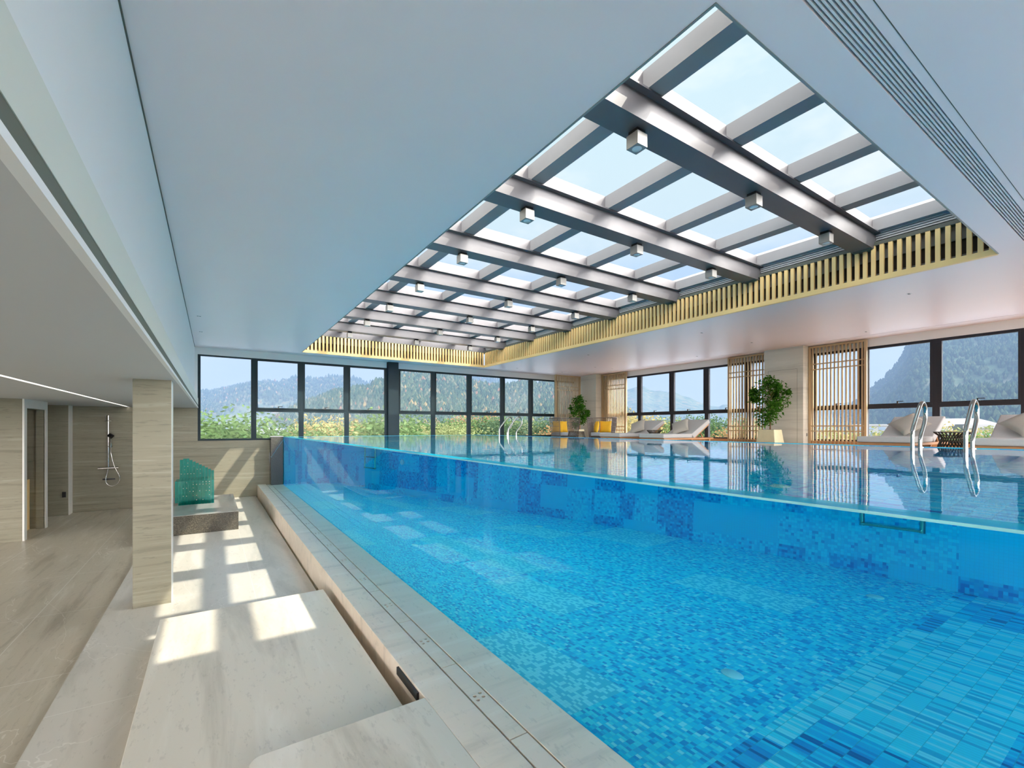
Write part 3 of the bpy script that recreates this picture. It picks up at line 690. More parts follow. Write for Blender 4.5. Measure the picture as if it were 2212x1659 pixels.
# ------------------------------------------------------------------ windows
WZ0, WZ1, TZ = -.30, 1.71, .44
wn = [0]
def window(axis, plane, a, b, fm, label, fixed=False, handle=True):
    """one bay; axis 'x': runs along X at Y=plane, 'y': runs along Y at X=plane"""
    wn[0] += 1
    org = ((a + b) / 2, plane, WZ0) if axis == 'x' else (plane, (a + b) / 2, WZ0)
    r = empty('window_%d' % wn[0], org); struct(r, label, 'window')
    def B(m, t0, t1, d0, d1, z0, z1):
        if axis == 'x': m.box(t0, t1, plane + d0, plane + d1, z0, z1)
        else: m.box(plane + d0, plane + d1, t0, t1, z0, z1)
    def done(m, nm, mat, **k):
        o = m.build(nm, mat, r, **k); o.location = [-v for v in org]; return o
    m = MB(); h = .055
    B(m, a, a + h, 0, .10, WZ0, WZ1); B(m, b - h, b, 0, .10, WZ0, WZ1); B(m, a + h, b - h, 0, .10, WZ0, WZ0 + .035); B(m, a + h, b - h, 0, .10, WZ1 - .03, WZ1)
    if not fixed: B(m, a + h, b - h, 0, .10, TZ - .045, TZ + .02)
    done(m, 'window_frame', fm, bevel=.002)
    if not fixed:
        s = MB(); c = h
        B(s, a + c, b - c, -.012, .05, TZ + .02, TZ + .055); B(s, a + c, b - c, -.012, .05, WZ1 - .055, WZ1 - .03)
        B(s, a + c, a + c + .03, -.012, .05, TZ + .055, WZ1 - .055); B(s, b - c - .03, b - c, -.012, .05, TZ + .055, WZ1 - .055)
        done(s, 'casement_sash', fm)
        mid = (a + b) / 2; hm = MB(); sg = 1 if axis == 'x' else -1
        B(hm, mid - .03, mid + .03, -.028, -.010, TZ + .035, TZ + .055)
        B(hm, mid - .012, mid + .012, -.05, -.02, TZ + .045, TZ + .085)
        B(hm, *( (mid - .01, mid + .10) if sg > 0 else (mid - .10, mid + .01)), -.055, -.04, TZ + .083, TZ + .097)
        if handle: done(hm, 'handle', 'black', bevel=.003)
        g = MB(); B(g, a + h, b - h, .045, .046, WZ0 + .02, TZ - .03); done(g, 'lower_pane', 'glass')
        g = MB(); B(g, a + h, b - h, .035, .036, TZ + .04, WZ1 - .04); done(g, 'upper_pane', 'glass')
    else:
        g = MB(); B(g, a + h, b - h, .045, .046, WZ0 + .02, WZ1 - .02); done(g, 'pane', 'glass')
    return r
fx = [-.286, .85, 1.925, 3.07, 4.19]
window('x', YF, fx[0], fx[1], 'frame', 'far wall window at the left corner, one tall fixed pane over bright green treetops', True)
window('x', YF, fx[1], fx[2], 'frame', 'far wall window second from the left, above the beige wall and pier')
window('x', YF, fx[2], fx[3], 'frame', 'far wall window third from the left, with a yellow tree in its lower pane')
window('x', YF, fx[3], fx[4], 'frame', 'far wall window fourth from the left, directly left of the dark steel post')
fx2 = [4.49, 5.62, 6.85, 8.11, 9.28, 10.45, 11.55]; nm = ['directly right of the dark steel post', 'second right of the dark steel post', 'third right of the dark steel post', 'behind the far pool ladder', 'left of the left armchair', 'behind the corner lattice screen']
for i in range(6): window('x', YF, fx2[i], fx2[i + 1], 'frame', 'far wall window ' + nm[i])
struct(bx('trim_9', 'frame', 4.19, 4.49, YF - .09, YF + .15, -.45, ZC + .02), 'wide dark steel post between the far windows', 'post')
struct(bx('trim_10', 'frame', -.286, 11.6, YF + .01, YF + .12, -.345, WZ0), 'dark sill bar under the far windows', 'trim')
XW = 11.6
ry = [(10.0, 11.35, 'behind the lattice right of the corner column'), (8.75, 10.0, 'behind the far lounger of the pair'), (7.6, 8.75, 'behind the near lounger of the pair'), (6.4, 7.6, 'left of the lattice with the potted tree'), (5.86, 6.4, 'narrow, directly left of the door column'),
      (3.9, 4.9, 'behind the large lattice screen'), (2.75, 3.9, 'directly right of the large lattice screen'), (1.6, 2.75, 'at the right picture edge behind the wicker side table'), (.45, 1.6, 'cut by the right picture edge'), (-.7, .45, 'first beyond the right picture edge'), (-1.85, -.7, 'second beyond the right picture edge'), (-3.0, -1.85, 'third beyond the right picture edge'), (-4.6, -3.0, 'fourth beyond the right picture edge')]
for a, b, s in ry: window('y', XW, a, b, 'frame2', 'right wall window ' + s, handle=True)
wr = MB().box(XW, XW + .2, YB, YF, WZ1, ZC + .1).box(XW + .13, XW + .2, YB, YF, ZD - .2, WZ0).box(XW, XW + .2, 11.35, YF + .1, ZD, WZ1).box(XW + .02, XW + .2, 4.9, 5.86, ZD, WZ1).box(XW, XW + .2, YB, -4.6, ZD, WZ1)
struct(wr.build('wall_right', 'white'), 'white header and plinth around the right windows', 'wall')

# columns on the right
dc = empty('door_column', (11.42, 5.4, ZD)); tag(dc, 'marble column with a flush panel door between two lattice screens', 'column', kind='structure')
def rel(mb, nm, mat, root, **k):
    o = mb.build(nm, mat, root, **k); o.location = [-v for v in root.location]; return o
rel(MB().box(11.27, 11.62, 4.95, 5.83, ZD, ZC), 'column_body', 'wallstone2', dc)
jl = MB().box(11.268, 11.27, 5.075, 5.079, ZD, 1.36).box(11.268, 11.27, 5.73, 5.734, ZD, 1.36).box(11.268, 11.27, 5.075, 5.734, 1.36, 1.364)
rel(jl, 'door_joint', 'reveal', dc)
rel(MB().box(11.42, 11.46, 4.943, 4.95, -.20, -.13), 'socket_plate', 'duct', dc)
cc = tag(bx('corner_column', 'wallstone2', 11.25, 11.75, 11.64, 12.9, ZD, ZC), 'plain marble column in the far right corner', 'column', kind='structure')

# ------------------------------------------------------------------ lattice screens
def screen(axis, plane, a, b, n, label):
    org = ((a + b) / 2, plane, ZD) if axis == 'x' else (plane, (a + b) / 2, ZD)
    r = empty('lattice_screen', org); tag(r, label, 'screen', 'wooden lattice screens by the windows')
    def B(m, t0, t1, d0, d1, z0, z1):
        if axis == 'x': m.box(t0, t1, plane + d0, plane + d1, z0, z1)
        else: m.box(plane + d0, plane + d1, t0, t1, z0, z1)
    w = .045; zt = 1.862
    for nm_, t0, t1, z0, z1 in (('side_rail', a, a + w, ZD, zt), ('side_rail', b - w, b, ZD, zt), ('top_rail', a + w, b - w, zt - .04, zt), ('bottom_rail', a + w, b - w, ZD, ZD + .04)):
        m = MB(); B(m, t0, t1, -.03, .03, z0, z1); rel(m, nm_, 'screenwood', r)
    for i in range(n):
        t = a + w + (b - a - 2 * w) * (i + .5) / n
        m = MB(); B(m, t - .0135, t + .0135, -.018, .018, ZD + .04, zt - .04); rel(m, 'vertical_slat', 'screenwood', r)
    for z in (1.453, 1.33, .037, -.079):
        m = MB(); B(m, a + w, b - w, -.012, .012, z - .012, z + .012); rel(m, 'cross_bar', 'screenwood', r)
    return r
screen('x', 12.40, 10.02, 11.20, 15, 'lattice screen on the far wall side of the corner column')
screen('y', 11.53, 10.48, 11.62, 15, 'lattice screen right of the corner column behind the right armchair')
screen('y', 11.53, 5.84, 6.91, 13, 'lattice screen left of the door column, partly behind the potted tree')
screen('y', 11.53, 3.825, 4.94, 14, 'large lattice screen right of the door column')

# ------------------------------------------------------------------ pool ladders
def smooth_path(pts, n=10):
    P = [Vector(p) for p in pts]; P = [P[0] * 2 - P[1]] + P + [P[-1] * 2 - P[-2]]; out = []
    for i in range(1, len(P) - 2):
        for k in range(n):
            t = k / n; a, b, c, d = P[i - 1:i + 3]
            out.append(.5 * ((2 * b) + (c - a) * t + (2 * a - 5 * b + 4 * c - d) * t * t + (3 * b - a - 3 * c + d) * t ** 3))
    out.append(P[-2]); return out
def ladder(y1, y2, label):
    r = empty('pool_ladder', (6.8, (y1 + y2) / 2, ZW)); tag(r, label, 'pool ladder')
    pr2 = [(6.70, -.95), (6.70, -.5), (6.70, -.2), (6.70, -.06), (6.715, -.015), (6.77, .055), (6.90, .20), (6.975, .272), (7.03, .296), (7.09, .285), (7.135, .24), (7.15, .18), (7.145, .12), (7.12, .065), (7.06, -.01), (6.99, -.09), (6.968, -.13), (6.965, -.17), (6.965, -.24)]
    for y in (y1, y2):
        m = MB().tube(smooth_path([(x, y, z) for x, z in pr2], 5), .021, 14); o = rel(m, 'handrail', 'chrome', r, smooth=True)
        o2 = MB().tube([(6.965, y, -.236), (6.965, y, -.226)], .04, 16).build('base_flange', 'chrome', o, smooth=True)
    for z in (-.42, -.68, -.93):
        rel(MB().box(6.65, 6.75, min(y1, y2), max(y1, y2), z - .012, z + .012), 'step', 'chrome', r, bevel=.005)
    return r
ladder(1.79, 1.35, 'polished steel pool ladder on the right pool edge, nearest the camera')
ladder(10.76, 10.30, 'polished steel pool ladder in front of the far windows')

# ------------------------------------------------------------------ furniture
def cushion_mesh(w, h, t, n=12, pinch=.10):
    vs, fs = [], []
    for side in (1, -1):
        for i in range(n + 1):
            for j in range(n + 1):
                a = 2 * i / n - 1; b = 2 * j / n - 1
                th = t / 2 * ((1 - abs(a) ** 2.6) * (1 - abs(b) ** 2.6)) ** .5
                k = 1 - pinch * (1 - (a * a)) * (abs(b) ** 3); k2 = 1 - pinch * (1 - (b * b)) * (abs(a) ** 3)
                vs.append((a * w / 2 * k2, b * h / 2 * k, side * th))
    m = (n + 1) ** 2
    for s in (0, 1):
        for i in range(n):
            for j in range(n):
                q = (s * m + i * (n + 1) + j, s * m + (i + 1) * (n + 1) + j, s * m + (i + 1) * (n + 1) + j + 1, s * m + i * (n + 1) + j + 1)
                fs.append(q if s == 0 else q[::-1])
    return MB().add(vs, fs)

def lounger():
    """local: foot end at x=0 facing the pool, head toward +x, centred on y, floor z=0"""
    r = empty('sun_lounger'); w = .325
    rl = lambda mb, n_, m_, **k: mb.build(n_, m_, r, **k)
    rl(MB().box(.03, 1.75, -w + .01, -w + .05, .20, .237).box(.03, 1.75, w - .05, w - .01, .20, .237).box(.03, .07, -w + .05, w - .05, .20, .237).box(1.71, 1.75, -w + .05, w - .05, .20, .237), 'frame', 'teak', bevel=.004)
    for x in (.10, 1.60):
        for y in (-w + .02, w - .07): MB().box(x, x + .05, y, y + .05, 0, .205).build('leg', 'teak', r, bevel=.004)
    rl(MB().box(0, .96, -w, w, .24, .328), 'seat_mattress', 'mattress', bevel=.02, seg=3)
    a = math.radians(27.5); L = .72; c, s_ = cos(a), sin(a)
    bm_ = MB(); x0, z0 = .93, .315
    bm_.prism([(x0, z0), (x0 + L * c, z0 + L * s_), (x0 + L * c + .09 * s_, z0 + L * s_ - .09 * c), (x0 + .10, z0 - .085)], 1, -w, w)
    rl(bm_, 'back_mattress', 'mattress', bevel=.018, seg=3)
    rl(MB().prism([(x0 + .03, .185), (x0 + L * c + .03, z0 + L * s_ - .10), (x0 + L * c + .04, z0 + L * s_ - .13), (x0 + .03, .155)], 1, -w + .03, w - .03), 'back_frame', 'teak')
    for y in (-w + .06, w - .06): MB().tube([(x0 + .38, y, z0 + .06), (x0 + .55, y, .17)], .012, 6).build('prop_stay', 'teak', r)
    return r
lg = lounger()
LP = [(7.75, 1.20, 'grey sun lounger cut by the right picture edge'), (8.15, 2.515, 'grey sun lounger in front of the right picture window, left of the wicker side table'),
      (7.70, 6.33, 'nearer grey sun lounger of the pair between the two rows of lattice'), (7.79, 7.62, 'farther grey sun lounger of the pair, nearest the armchairs')]
PL = ['pale linen pillow set cornerwise on the lounger at the right picture edge', 'pale linen pillow set cornerwise on the lounger left of the wicker side table', 'pale linen pillow on the nearer lounger of the pair', 'pale linen pillow on the farther lounger of the pair']
pil = cushion_mesh(.40, .40, .13).build('throw_pillow', 'pillow', smooth=True)
for i, (x, y, lb) in enumerate(LP):
    o = lg if i == 0 else copy_tree(lg); o.location = (x, y, ZD); tag(o, lb, 'sun lounger', 'sun loungers along the right windows')
    q = pil if i == 0 else pil.copy()
    if i: COL.objects.link(q)
    a = math.radians(27.5 + (14 if i < 2 else 20)); q.rotation_mode = 'XYZ'
    from mathutils import Matrix
    spin = pi / 4 if i < 2 else .45
    R = Matrix.Rotation(-a, 4, 'Y') @ Matrix.Rotation(spin, 4, 'Z')
    q.rotation_euler = R.to_euler(); q.location = (x + (1.10 if i < 2 else 1.02), y + (.0 if i < 2 else .03), ZD + .33 + (.185 if i < 2 else .15))
    tag(q, PL[i], 'pillow', 'pale pillows on the sun loungers')

def armchair():
    """faces -y; floor z=0"""
    r = empty('rope_armchair')
    def plan(s, k=40):
        pts = []
        w, d, rad = .39 * s, .36 * s, .16 * s
        path = [(-w, -d)] + [(-w + rad - rad * cos(t), d - rad + rad * sin(t)) for t in [i * pi / 16 for i in range(9)]] + [(w - rad + rad * sin(t), d - rad + rad * cos(t)) for t in [i * pi / 16 for i in range(9)]] + [(w, -d)]
        return path
    def resample(P, n):
        Ls = [0]
        for a, b in zip(P, P[1:]): Ls.append(Ls[-1] + math.hypot(b[0] - a[0], b[1] - a[1]))
        out = []
        for i in range(n):
            t = Ls[-1] * i / (n - 1); j = max(q for q in range(len(Ls)) if Ls[q] <= t + 1e-9); j = min(j, len(P) - 2)
            f = (t - Ls[j]) / (Ls[j + 1] - Ls[j]); out.append((P[j][0] + (P[j + 1][0] - P[j][0]) * f, P[j][1] + (P[j + 1][1] - P[j][1]) * f))
        return out
    n = 46; top = resample(plan(1.0), n); bot = resample(plan(.84), n)
    rim = MB().tube([(x, y, .77) for x, y in top], .012, 8); rim.tube([(*top[0], .77), (*bot[0], .10)], .012, 8).tube([(*top[-1], .77), (*bot[-1], .10)], .012, 8).tube([(x, y, .12) for x, y in bot], .012, 8)
    rim.build('metal_frame', 'rope', r, smooth=True)
    ring = MB()
    for z in (.33, .50, .63):
        f = (z - .12) / .65; ring.tube([(b[0] + (t[0] - b[0]) * f, b[1] + (t[1] - b[1]) * f, z) for t, b in zip(top, bot)], .006, 6)
    ring.build('horizontal_rings', 'rope', r)
    st = MB()
    for i in range(1, n - 1):
        wd = .006
        st.tube([(*top[i], .77), (*bot[i], .12)], wd, 5)
    st.build('rope_strands', 'rope', r)
    MB().box(-.29, .29, -.30, .24, .09, .20).build('seat_base', 'wicker', r, bevel=.01)
    MB().box(-.30, .30, -.31, .25, .20, .31).build('seat_cushion', 'seat', r, bevel=.03, seg=3)
    for x in (-.25, .22):
        for y in (-.26, .18): MB().box(x, x + .03, y, y + .03, 0, .10).build('leg', 'wicker', r)
    return r
ch = armchair()
ch.location = (9.45, 11.25, ZD); ch.rotation_euler.z = -.12; tag(ch, 'dark rope armchair left of the small potted tree', 'armchair', 'rope armchairs in the corner')
ch2 = copy_tree(ch); ch2.location = (10.10, 10.15, ZD); ch2.rotation_euler.z = -1.05; tag(ch2, 'dark rope armchair in front of the lattice right of the corner column', 'armchair', 'rope armchairs in the corner')
yc = cushion_mesh(.38, .38, .13).build('throw_cushion', 'yellow', smooth=True)
def place_c(o, base, rz, lx, ly, turn, tilt, label):
    c, s_ = cos(rz), sin(rz)
    o.location = (base[0] + lx * c - ly * s_, base[1] + lx * s_ + ly * c, ZD + .31 + .175)
    o.rotation_euler = (pi / 2 - tilt, 0, rz + turn); tag(o, label, 'cushion', 'mustard cushions on the armchairs')
place_c(yc, ch.location, -.12, .05, .14, 0, .15, 'mustard yellow cushion against the back of the left armchair')
for b_, rz, lx, ly, tn, lb in ((ch.location, -.12, -.20, .04, -1.0, 'mustard yellow cushion leaning on the arm of the left armchair'), (ch2.location, -1.05, .05, .15, 0, 'mustard yellow cushion against the back of the right armchair'), (ch2.location, -1.05, -.20, .02, -1.1, 'mustard yellow cushion seen through the ropes of the right armchair')):
    q = yc.copy(); COL.objects.link(q); place_c(q, b_, rz, lx, ly, tn, .15, lb)

def wicker_table(name, prof, label, loc, nst=36, legs=True):
    r = empty(name, loc); tag(r, label, 'side table')
    m = MB()
    for k in range(nst):
        a = 2 * pi * k / nst
        for tw in (.22, -.22):
            pts = []
            for i, (rad, z) in enumerate(prof):
                aa = a + tw * i; pts.append((rad * cos(aa), rad * sin(aa), z))
            m.tube(pts, .0055, 4)
    m.build('wicker_body', 'wicker', r)
    zt = prof[-1][1]; rt = prof[-1][0]
    MB().lathe([(0, zt), (rt + .008, zt), (rt + .008, zt + .012), (0, zt + .012)], 32).build('table_top', 'wicker', r)
    MB().lathe([(prof[0][0] - .01, 0), (prof[0][0] + .008, 0), (prof[0][0] + .008, .012), (prof[0][0] - .01, .012)], 32).build('base_ring', 'wicker', r)
WN = 26
wicker_table('wicker_side_table', [(.17, 0), (.165, .12), (.145, .22), (.11, .315), (.19, .39)], 'dark wicker hourglass side table between the two right loungers', (8.6, 1.868, ZD), WN)
wicker_table('wicker_side_table', [(.16, 0), (.155, .12), (.14, .22), (.10, .315), (.165, .39)], 'dark wicker hourglass side table between the pair of loungers', (8.58, 6.95, ZD), WN)
wicker_table('rope_coffee_table', [(.34, 0), (.32, .08), (.25, .22), (.225, .34)], 'low flared rope table between the armchairs', (9.0, 10.13, ZD), 44)

# potted trees
def leaf_cloud(m, pts, size, n, rng):
    for _ in range(n):
        c, rad = pts[rng.randrange(len(pts))]
        d = Vector((rng.gauss(0, 1), rng.gauss(0, 1), rng.gauss(0, 1))).normalized() * rad * (rng.random() ** .45)
        p = Vector(c) + d
        t = Vector((rng.gauss(0, 1), rng.gauss(0, 1), rng.gauss(0, .6) - .35)).normalized(); b = t.cross(Vector((rng.gauss(0, 1), rng.gauss(0, 1), rng.gauss(0, 1)))).normalized()
        s_ = size * (.7 + .6 * rng.random())
        m.add([p, p + t * s_ * .5 + b * s_ * .24, p + t * s_, p + t * s_ * .5 - b * s_ * .24], [(0, 1, 2, 3)])
def potted(loc, potprof, h0, h1, wid, label, seed, lean=.0):
    rng = random.Random(seed); r = empty('potted_tree', loc); tag(r, label, 'potted tree')
    pt = MB(); a = potprof
    vs = []; fs = []
    for z, hw in a: vs += [(-hw, -hw, z), (hw, -hw, z), (hw, hw, z), (-hw, hw, z)]
    n = len(a)
    for i in range(n - 1):
        for k in range(4): fs.append((i * 4 + k, i * 4 + (k + 1) % 4, (i + 1) * 4 + (k + 1) % 4, (i + 1) * 4 + k))
    fs += [(3, 2, 1, 0), tuple((n - 1) * 4 + k for k in range(4))]
    pt.add(vs, fs).build('planter', 'pot', r, bevel=.01)
    zt = a[-1][0]
    MB().box(-a[-1][1] + .02, a[-1][1] - .02, -a[-1][1] + .02, a[-1][1] - .02, zt, zt + .004).build('soil', 'soil', r)
    tr = MB().tube([(0, 0, zt - .02), (.01, 0, zt + .15), (-.01, .01, zt + .35), (.0, 0, (h0 + h1) / 2)], [.018, .016, .014, .008], 8)
    blobs = []
    for k in range(15):
        ang = rng.random() * 2 * pi; z = h0 + (h1 - h0) * (k + .5) / 15; f = sin(pi * min(1, (k + 1.6) / 16)) ** .6
        e_ = (wid * .30 * f * cos(ang), wid * .30 * f * sin(ang), z); tr.tube([(0, 0, max(zt + .2, z - .22)), (e_[0] * .5, e_[1] * .5, z - .08), e_], [.007, .005, .003], 5)
        blobs.append((e_, wid * .24 * (.6 + .5 * f)))
    for k in range(8):
        ang = k * .8 + rng.random(); z = h0 + (h1 - h0) * (.2 + .7 * rng.random()); blobs.append(((wid * .43 * cos(ang), wid * .43 * sin(ang), z), wid * .09))
    tr.build('trunk', 'bark', r, smooth=True)
    lf = MB(); leaf_cloud(lf, blobs, .075, 2300, rng); lf.build('foliage', 'leaf', r)
potted((10.76, 5.43, ZD), [(0, .225), (.20, .20), (.412, .175)], .58, 1.58, .84, 'leafy green tree in a pale square planter before the door column', 3)
potted((10.45, 11.62, ZD), [(0, .16), (.26, .13), (.40, .12)], .50, 1.52, .66, 'smaller leafy tree in a pale planter between the armchairs', 9)

# ------------------------------------------------------------------ left side things
bk = empty('stone_block', (-.2, 9.95, ZM)); tag(bk, 'low polished dark granite block under the turquoise glass chair', 'stone block')
rel(MB().box(-.80, .362, 8.785, 11.1, ZM, -1.392), 'block_body', 'granite', bk, bevel=.002)
rel(MB().box(-.80, .362, 8.785, 11.1, -1.392, -1.385), 'block_top', 'blocktop', bk)['label'] = 'polished grey top'
zt = -1.385
gc = empty('glass_chair', (-.26, 10.15, zt)); tag(gc, 'sculptural turquoise chair of stacked glass sheets on the granite block', 'chair')
ns = 12; xs0 = -.555; wv = .582 / ns
for i in range(ns):
    xa = xs0 + i * wv; bh = .43 if i == 0 else (.80 if i < 4 else .80 - (i - 3) * .030)
    if i in (1,): bh = .78
    zb = .0 if i else .03
    prof = [(9.965, zb), (10.50, zb), (10.52, .30), (10.52, bh)]
    if i == 0: prof = [(9.99, .04), (10.45, .04), (10.50, .12), (10.50, .42), (9.975, .42), (9.965, .14)]
    else: prof += [(10.44, bh), (10.40, .45), (9.97, .425), (9.955, .2)]
    m = MB().prism([(y, zt + z) for y, z in prof], 0, xa + .0015, xa + wv - .0015)
    o = rel(m, 'glass_sheet', 'tealglass', gc)
stud = MB(); rg = random.Random(5)
for i in range(1, ns - 1):
    for z in (.08, .16, .24, .30, .36, .40, .52, .60, .66, .72):
        if rg.random() < .45 and z < (.78 - max(0, i - 3) * .03):
            y = 9.950 if z < .42 else 10.40
            stud.tube([(xs0 + (i + .5) * wv, y, zt + z), (xs0 + (i + .5) * wv, y + .012, zt + z)], .0055, 8)
rel(stud, 'metal_studs', 'chromed', gc)

sh = empty('shower_set', (-1.83, 13.02, -.85)); tag(sh, 'chrome shower column with hand shower and hose on the beige wall', 'shower')
YS = 12.94
def shp(m, n_, mat='chromed'): return rel(m, n_, mat, sh, smooth=True)
shp(MB().tube([(-1.872, YS, -.90), (-1.872, YS, .26)], .012, 10).tube([(-1.872, YS, .22), (-1.872, 13.012, .22)], .01, 8).tube([(-1.872, YS, -.42), (-1.872, 13.012, -.42)], .01, 8), 'riser_pipe')
shp(MB().tube([(-1.872, YS, .255), (-1.918, YS - .02, .262), (-1.918, YS - .02, .15), (-1.90, YS - .05, .147)], .008, 8), 'arm')
shp(MB().lathe([(0, .138), (.085, .138), (.088, .145), (.03, .155), (0, .156)], 24, (-1.86, YS - .10)), 'rain_head')
shp(MB().tube([(-2.01, YS, -.875), (-1.735, YS, -.870)], .024, 12).tube([(-2.04, YS, -.876), (-2.01, YS, -.875)], .03, 12).tube([(-1.735, YS, -.870), (-1.705, YS, -.869)], .03, 12), 'mixer_valve')
shp(MB().tube([(-1.872, YS - .01, -.41), (-1.80, YS - .03, -.41)], .012, 8), 'hose_bracket')
shp(MB().tube([(-1.826, YS - .03, -.43), (-1.826, YS - .03, -.27), (-1.815, YS - .05, -.235), (-1.77, YS - .06, -.20)], .012, 8), 'hand_shower_handle')
o = shp(MB().tube([(-1.85, YS - .03, -.16), (-1.80, YS - .06, -.20)], .045, 16), 'hand_shower_head', 'black')
shp(MB().tube(smooth_path([(-1.826, YS - .03, -.43), (-1.822, YS - .05, -.55), (-1.77, YS - .05, -.82), (-1.69, YS - .05, -1.03), (-1.675, YS - .05, -1.12), (-1.72, YS - .05, -1.22), (-1.81, YS - .05, -1.26), (-1.89, YS - .05, -1.20), (-1.905, YS - .05, -1.10), (-1.888, YS - .03, -.98), (-1.875, YS, -.89)], 6), .0065, 8), 'hose')
tag(MB().box(-1.975, -1.765, 13.005, 13.02, -1.135, -1.10).build('overflow_plate', 'black'), 'small black horizontal plate on the wall behind the shower hose', 'wall plate')
tag(bx('wall_socket', 'black', -2.545, -2.49, 12.700, 12.72, -1.42, -1.31), 'small black wall box beside the doorway', 'socket')
shf = empty('shelf_unit', (-2.78, 11.2, ZF)); tag(shf, 'low wooden shelf unit glimpsed inside the doorway', 'shelf')
for z0 in (0, .28, .55, .80): rel(MB().box(-2.95, -2.70, 11.0, 11.34, ZF + .05 + z0, ZF + .065 + z0), 'shelf_board', 'gold', shf)
rel(MB().box(-2.70, -2.685, 11.0, 11.34, ZF, ZF + .88), 'side_panel', 'gold', shf); rel(MB().box(-2.96, -2.95, 11.0, 11.34, ZF, ZF + .88), 'side_panel', 'gold', shf)
rel(MB().box(-2.95, -2.70, 11.34, 11.35, ZF, ZF + .88), 'back_panel', 'backing', shf)

# ------------------------------------------------------------------ outdoors
def interp(prof, u):
    if u <= prof[0][0]: return prof[0][1]
    for (a, va), (b, vb) in zip(prof, prof[1:]):
        if u <= b: return va + (vb - va) * (u - a) / (b - a)
    return prof[-1][1]
from mathutils import noise as mn
def hillmat(name, stops, sc, sc2):
    b = NB(name)
    a = b.noise(b.obj(), sc, 4, .65); c = b.ramp(a, stops)
    a2 = b.noise(b.obj(), sc2, 3)
    c = b.mix(b.math('MULTIPLY', b.ramp(a2, [(.45, (0, 0, 0)), (.62, (1, 1, 1))]), .45), c, (.11, .13, .07))
    d = b.n('ShaderNodeBsdfDiffuse'); b.l(c, d.inputs[0])
    bn = b.n('ShaderNodeBump'); bn.inputs['Strength'].default_value = .9; bn.inputs['Distance'].default_value = 6; b.l(a, bn.inputs['Height']); b.l(bn.outputs[0], d.inputs['Normal'])
    b.l(d.outputs[0], b.out.inputs[0]); return b.m
HS = [(.30, (.03, .055, .03)), (.45, (.06, .09, .05)), (.55, (.10, .12, .07)), (.63, (.18, .13, .07)), (.72, (.07, .10, .05))]
M['hillA'] = hillmat('autumn_forest_far', HS, .045, .008)
M['hillB'] = hillmat('autumn_forest_near', [(.30, (.03, .05, .03)), (.46, (.07, .10, .05)), (.56, (.14, .15, .07)), (.63, (.22, .14, .06)), (.72, (.09, .12, .06))], .12, .02)
M['hillC'] = hillmat('wooded_cliff', [(.3, (.03, .05, .035)), (.5, (.05, .08, .05)), (.7, (.11, .12, .09))], .03, .006)
M['valley'] = hillmat('valley_ground', [(.3, (.07, .10, .05)), (.5, (.13, .15, .09)), (.7, (.22, .20, .16))], .06, .01)
ZG = -38.0
def ridge(name, prof, D, mat, label, rough=6.0, freq=.02, nu=260, nr=26, D0f=.42, spike=0):
    vs = []; fs = []; u0, u1 = prof[0][0], prof[-1][0]; pts = {}
    for i in range(nu + 1):
        u = u0 + (u1 - u0) * i / nu; d = ray(u, HY); h = math.hypot(d[0], d[1]); dx, dy = d[0] / h, d[1] / h
        v = interp(prof, u); zc = (HY - v) / FPX / h * D
        for j in range(nr + 1):
            t = j / nr
            if t <= .78:
                s_ = t / .78; R = D * (D0f + (1 - D0f) * s_); q = s_ ** 1.25; z = ZG + (zc - ZG) * q
                amp = rough * sin(pi * min(1, s_)) * (.3 + .7 * s_)
            else:
                s_ = (t - .78) / .22; R = D * (1 + .35 * s_); z = zc + (ZG - zc) * s_ ** 1.2; amp = 0
            x, y = dx * R, dy * R
            z += amp * mn.noise(Vector((x * freq, y * freq, 3.1))) * 2.0 + (spike * mn.noise(Vector((x * .35, y * .35, 0))) if .5 < t <= .8 else 0)
            vs.append((x, y, z))
    w = nr + 1
    for i in range(nu):
        for j in range(nr): fs.append((i * w + j, (i + 1) * w + j, (i + 1) * w + j + 1, i * w + j + 1))
    o = MB().add(vs, fs).build(name, mat, smooth=True); return tag(o, label, 'mountain', kind='structure'), vs, w
c2 = lambda x, y: (400 + x / 3.456, 700 + y / 3.456)
c3 = lambda x, y: (960 + x / 3.456, 700 + y / 3.456)
farR = [(-500, 880), (200, 868), (380, 852)] + [c2(*p) for p in [(105, 512), (250, 495), (350, 470), (430, 450), (490, 438), (560, 432), (700, 425), (780, 402), (860, 395), (940, 400), (985, 415), (1020, 400), (1080, 384), (1140, 392), (1190, 395), (1240, 392), (1280, 395), (1330, 430), (1400, 437), (1500, 445), (1700, 430), (1900, 420), (2040, 405), (2110, 385)]] + [c3(*p) for p in [(170, 365), (210, 375), (280, 372), (350, 392), (410, 420), (450, 440), (490, 462), (600, 470)]] + [(1250, 850), (1353, 880)]
nearR = [(560, 925), (640, 880), (720, 850), (800, 835)] + [c2(*p) for p in [(1430, 425), (1500, 432), (1600, 382), (1700, 377), (1800, 386), (1900, 388), (2000, 398), (2080, 410)]] + [c3(*p) for p in [(60, 398), (110, 408), (200, 440), (330, 460), (450, 470), (490, 462), (540, 440), (600, 433), (650, 440), (700, 450), (760, 438), (820, 442)]] + [(1240, 835), (1290, 850), (1340, 880), (1400, 912)]
midR = [(1230, 850), (1330, 846)] + [(1360 + x / 9.22, 780 + y / 9.22) for x, y in [(0, 542), (150, 500), (290, 490), (400, 560), (490, 585), (600, 575), (700, 600), (900, 610), (1050, 680), (1200, 712), (1350, 790), (1470, 832), (1600, 880), (1780, 902), (1850, 860), (1950, 855), (2100, 900)]] + [(1620, 890), (1700, 886), (1760, 876), (1820, 870), (1870, 862), (1950, 850), (2100, 870)]
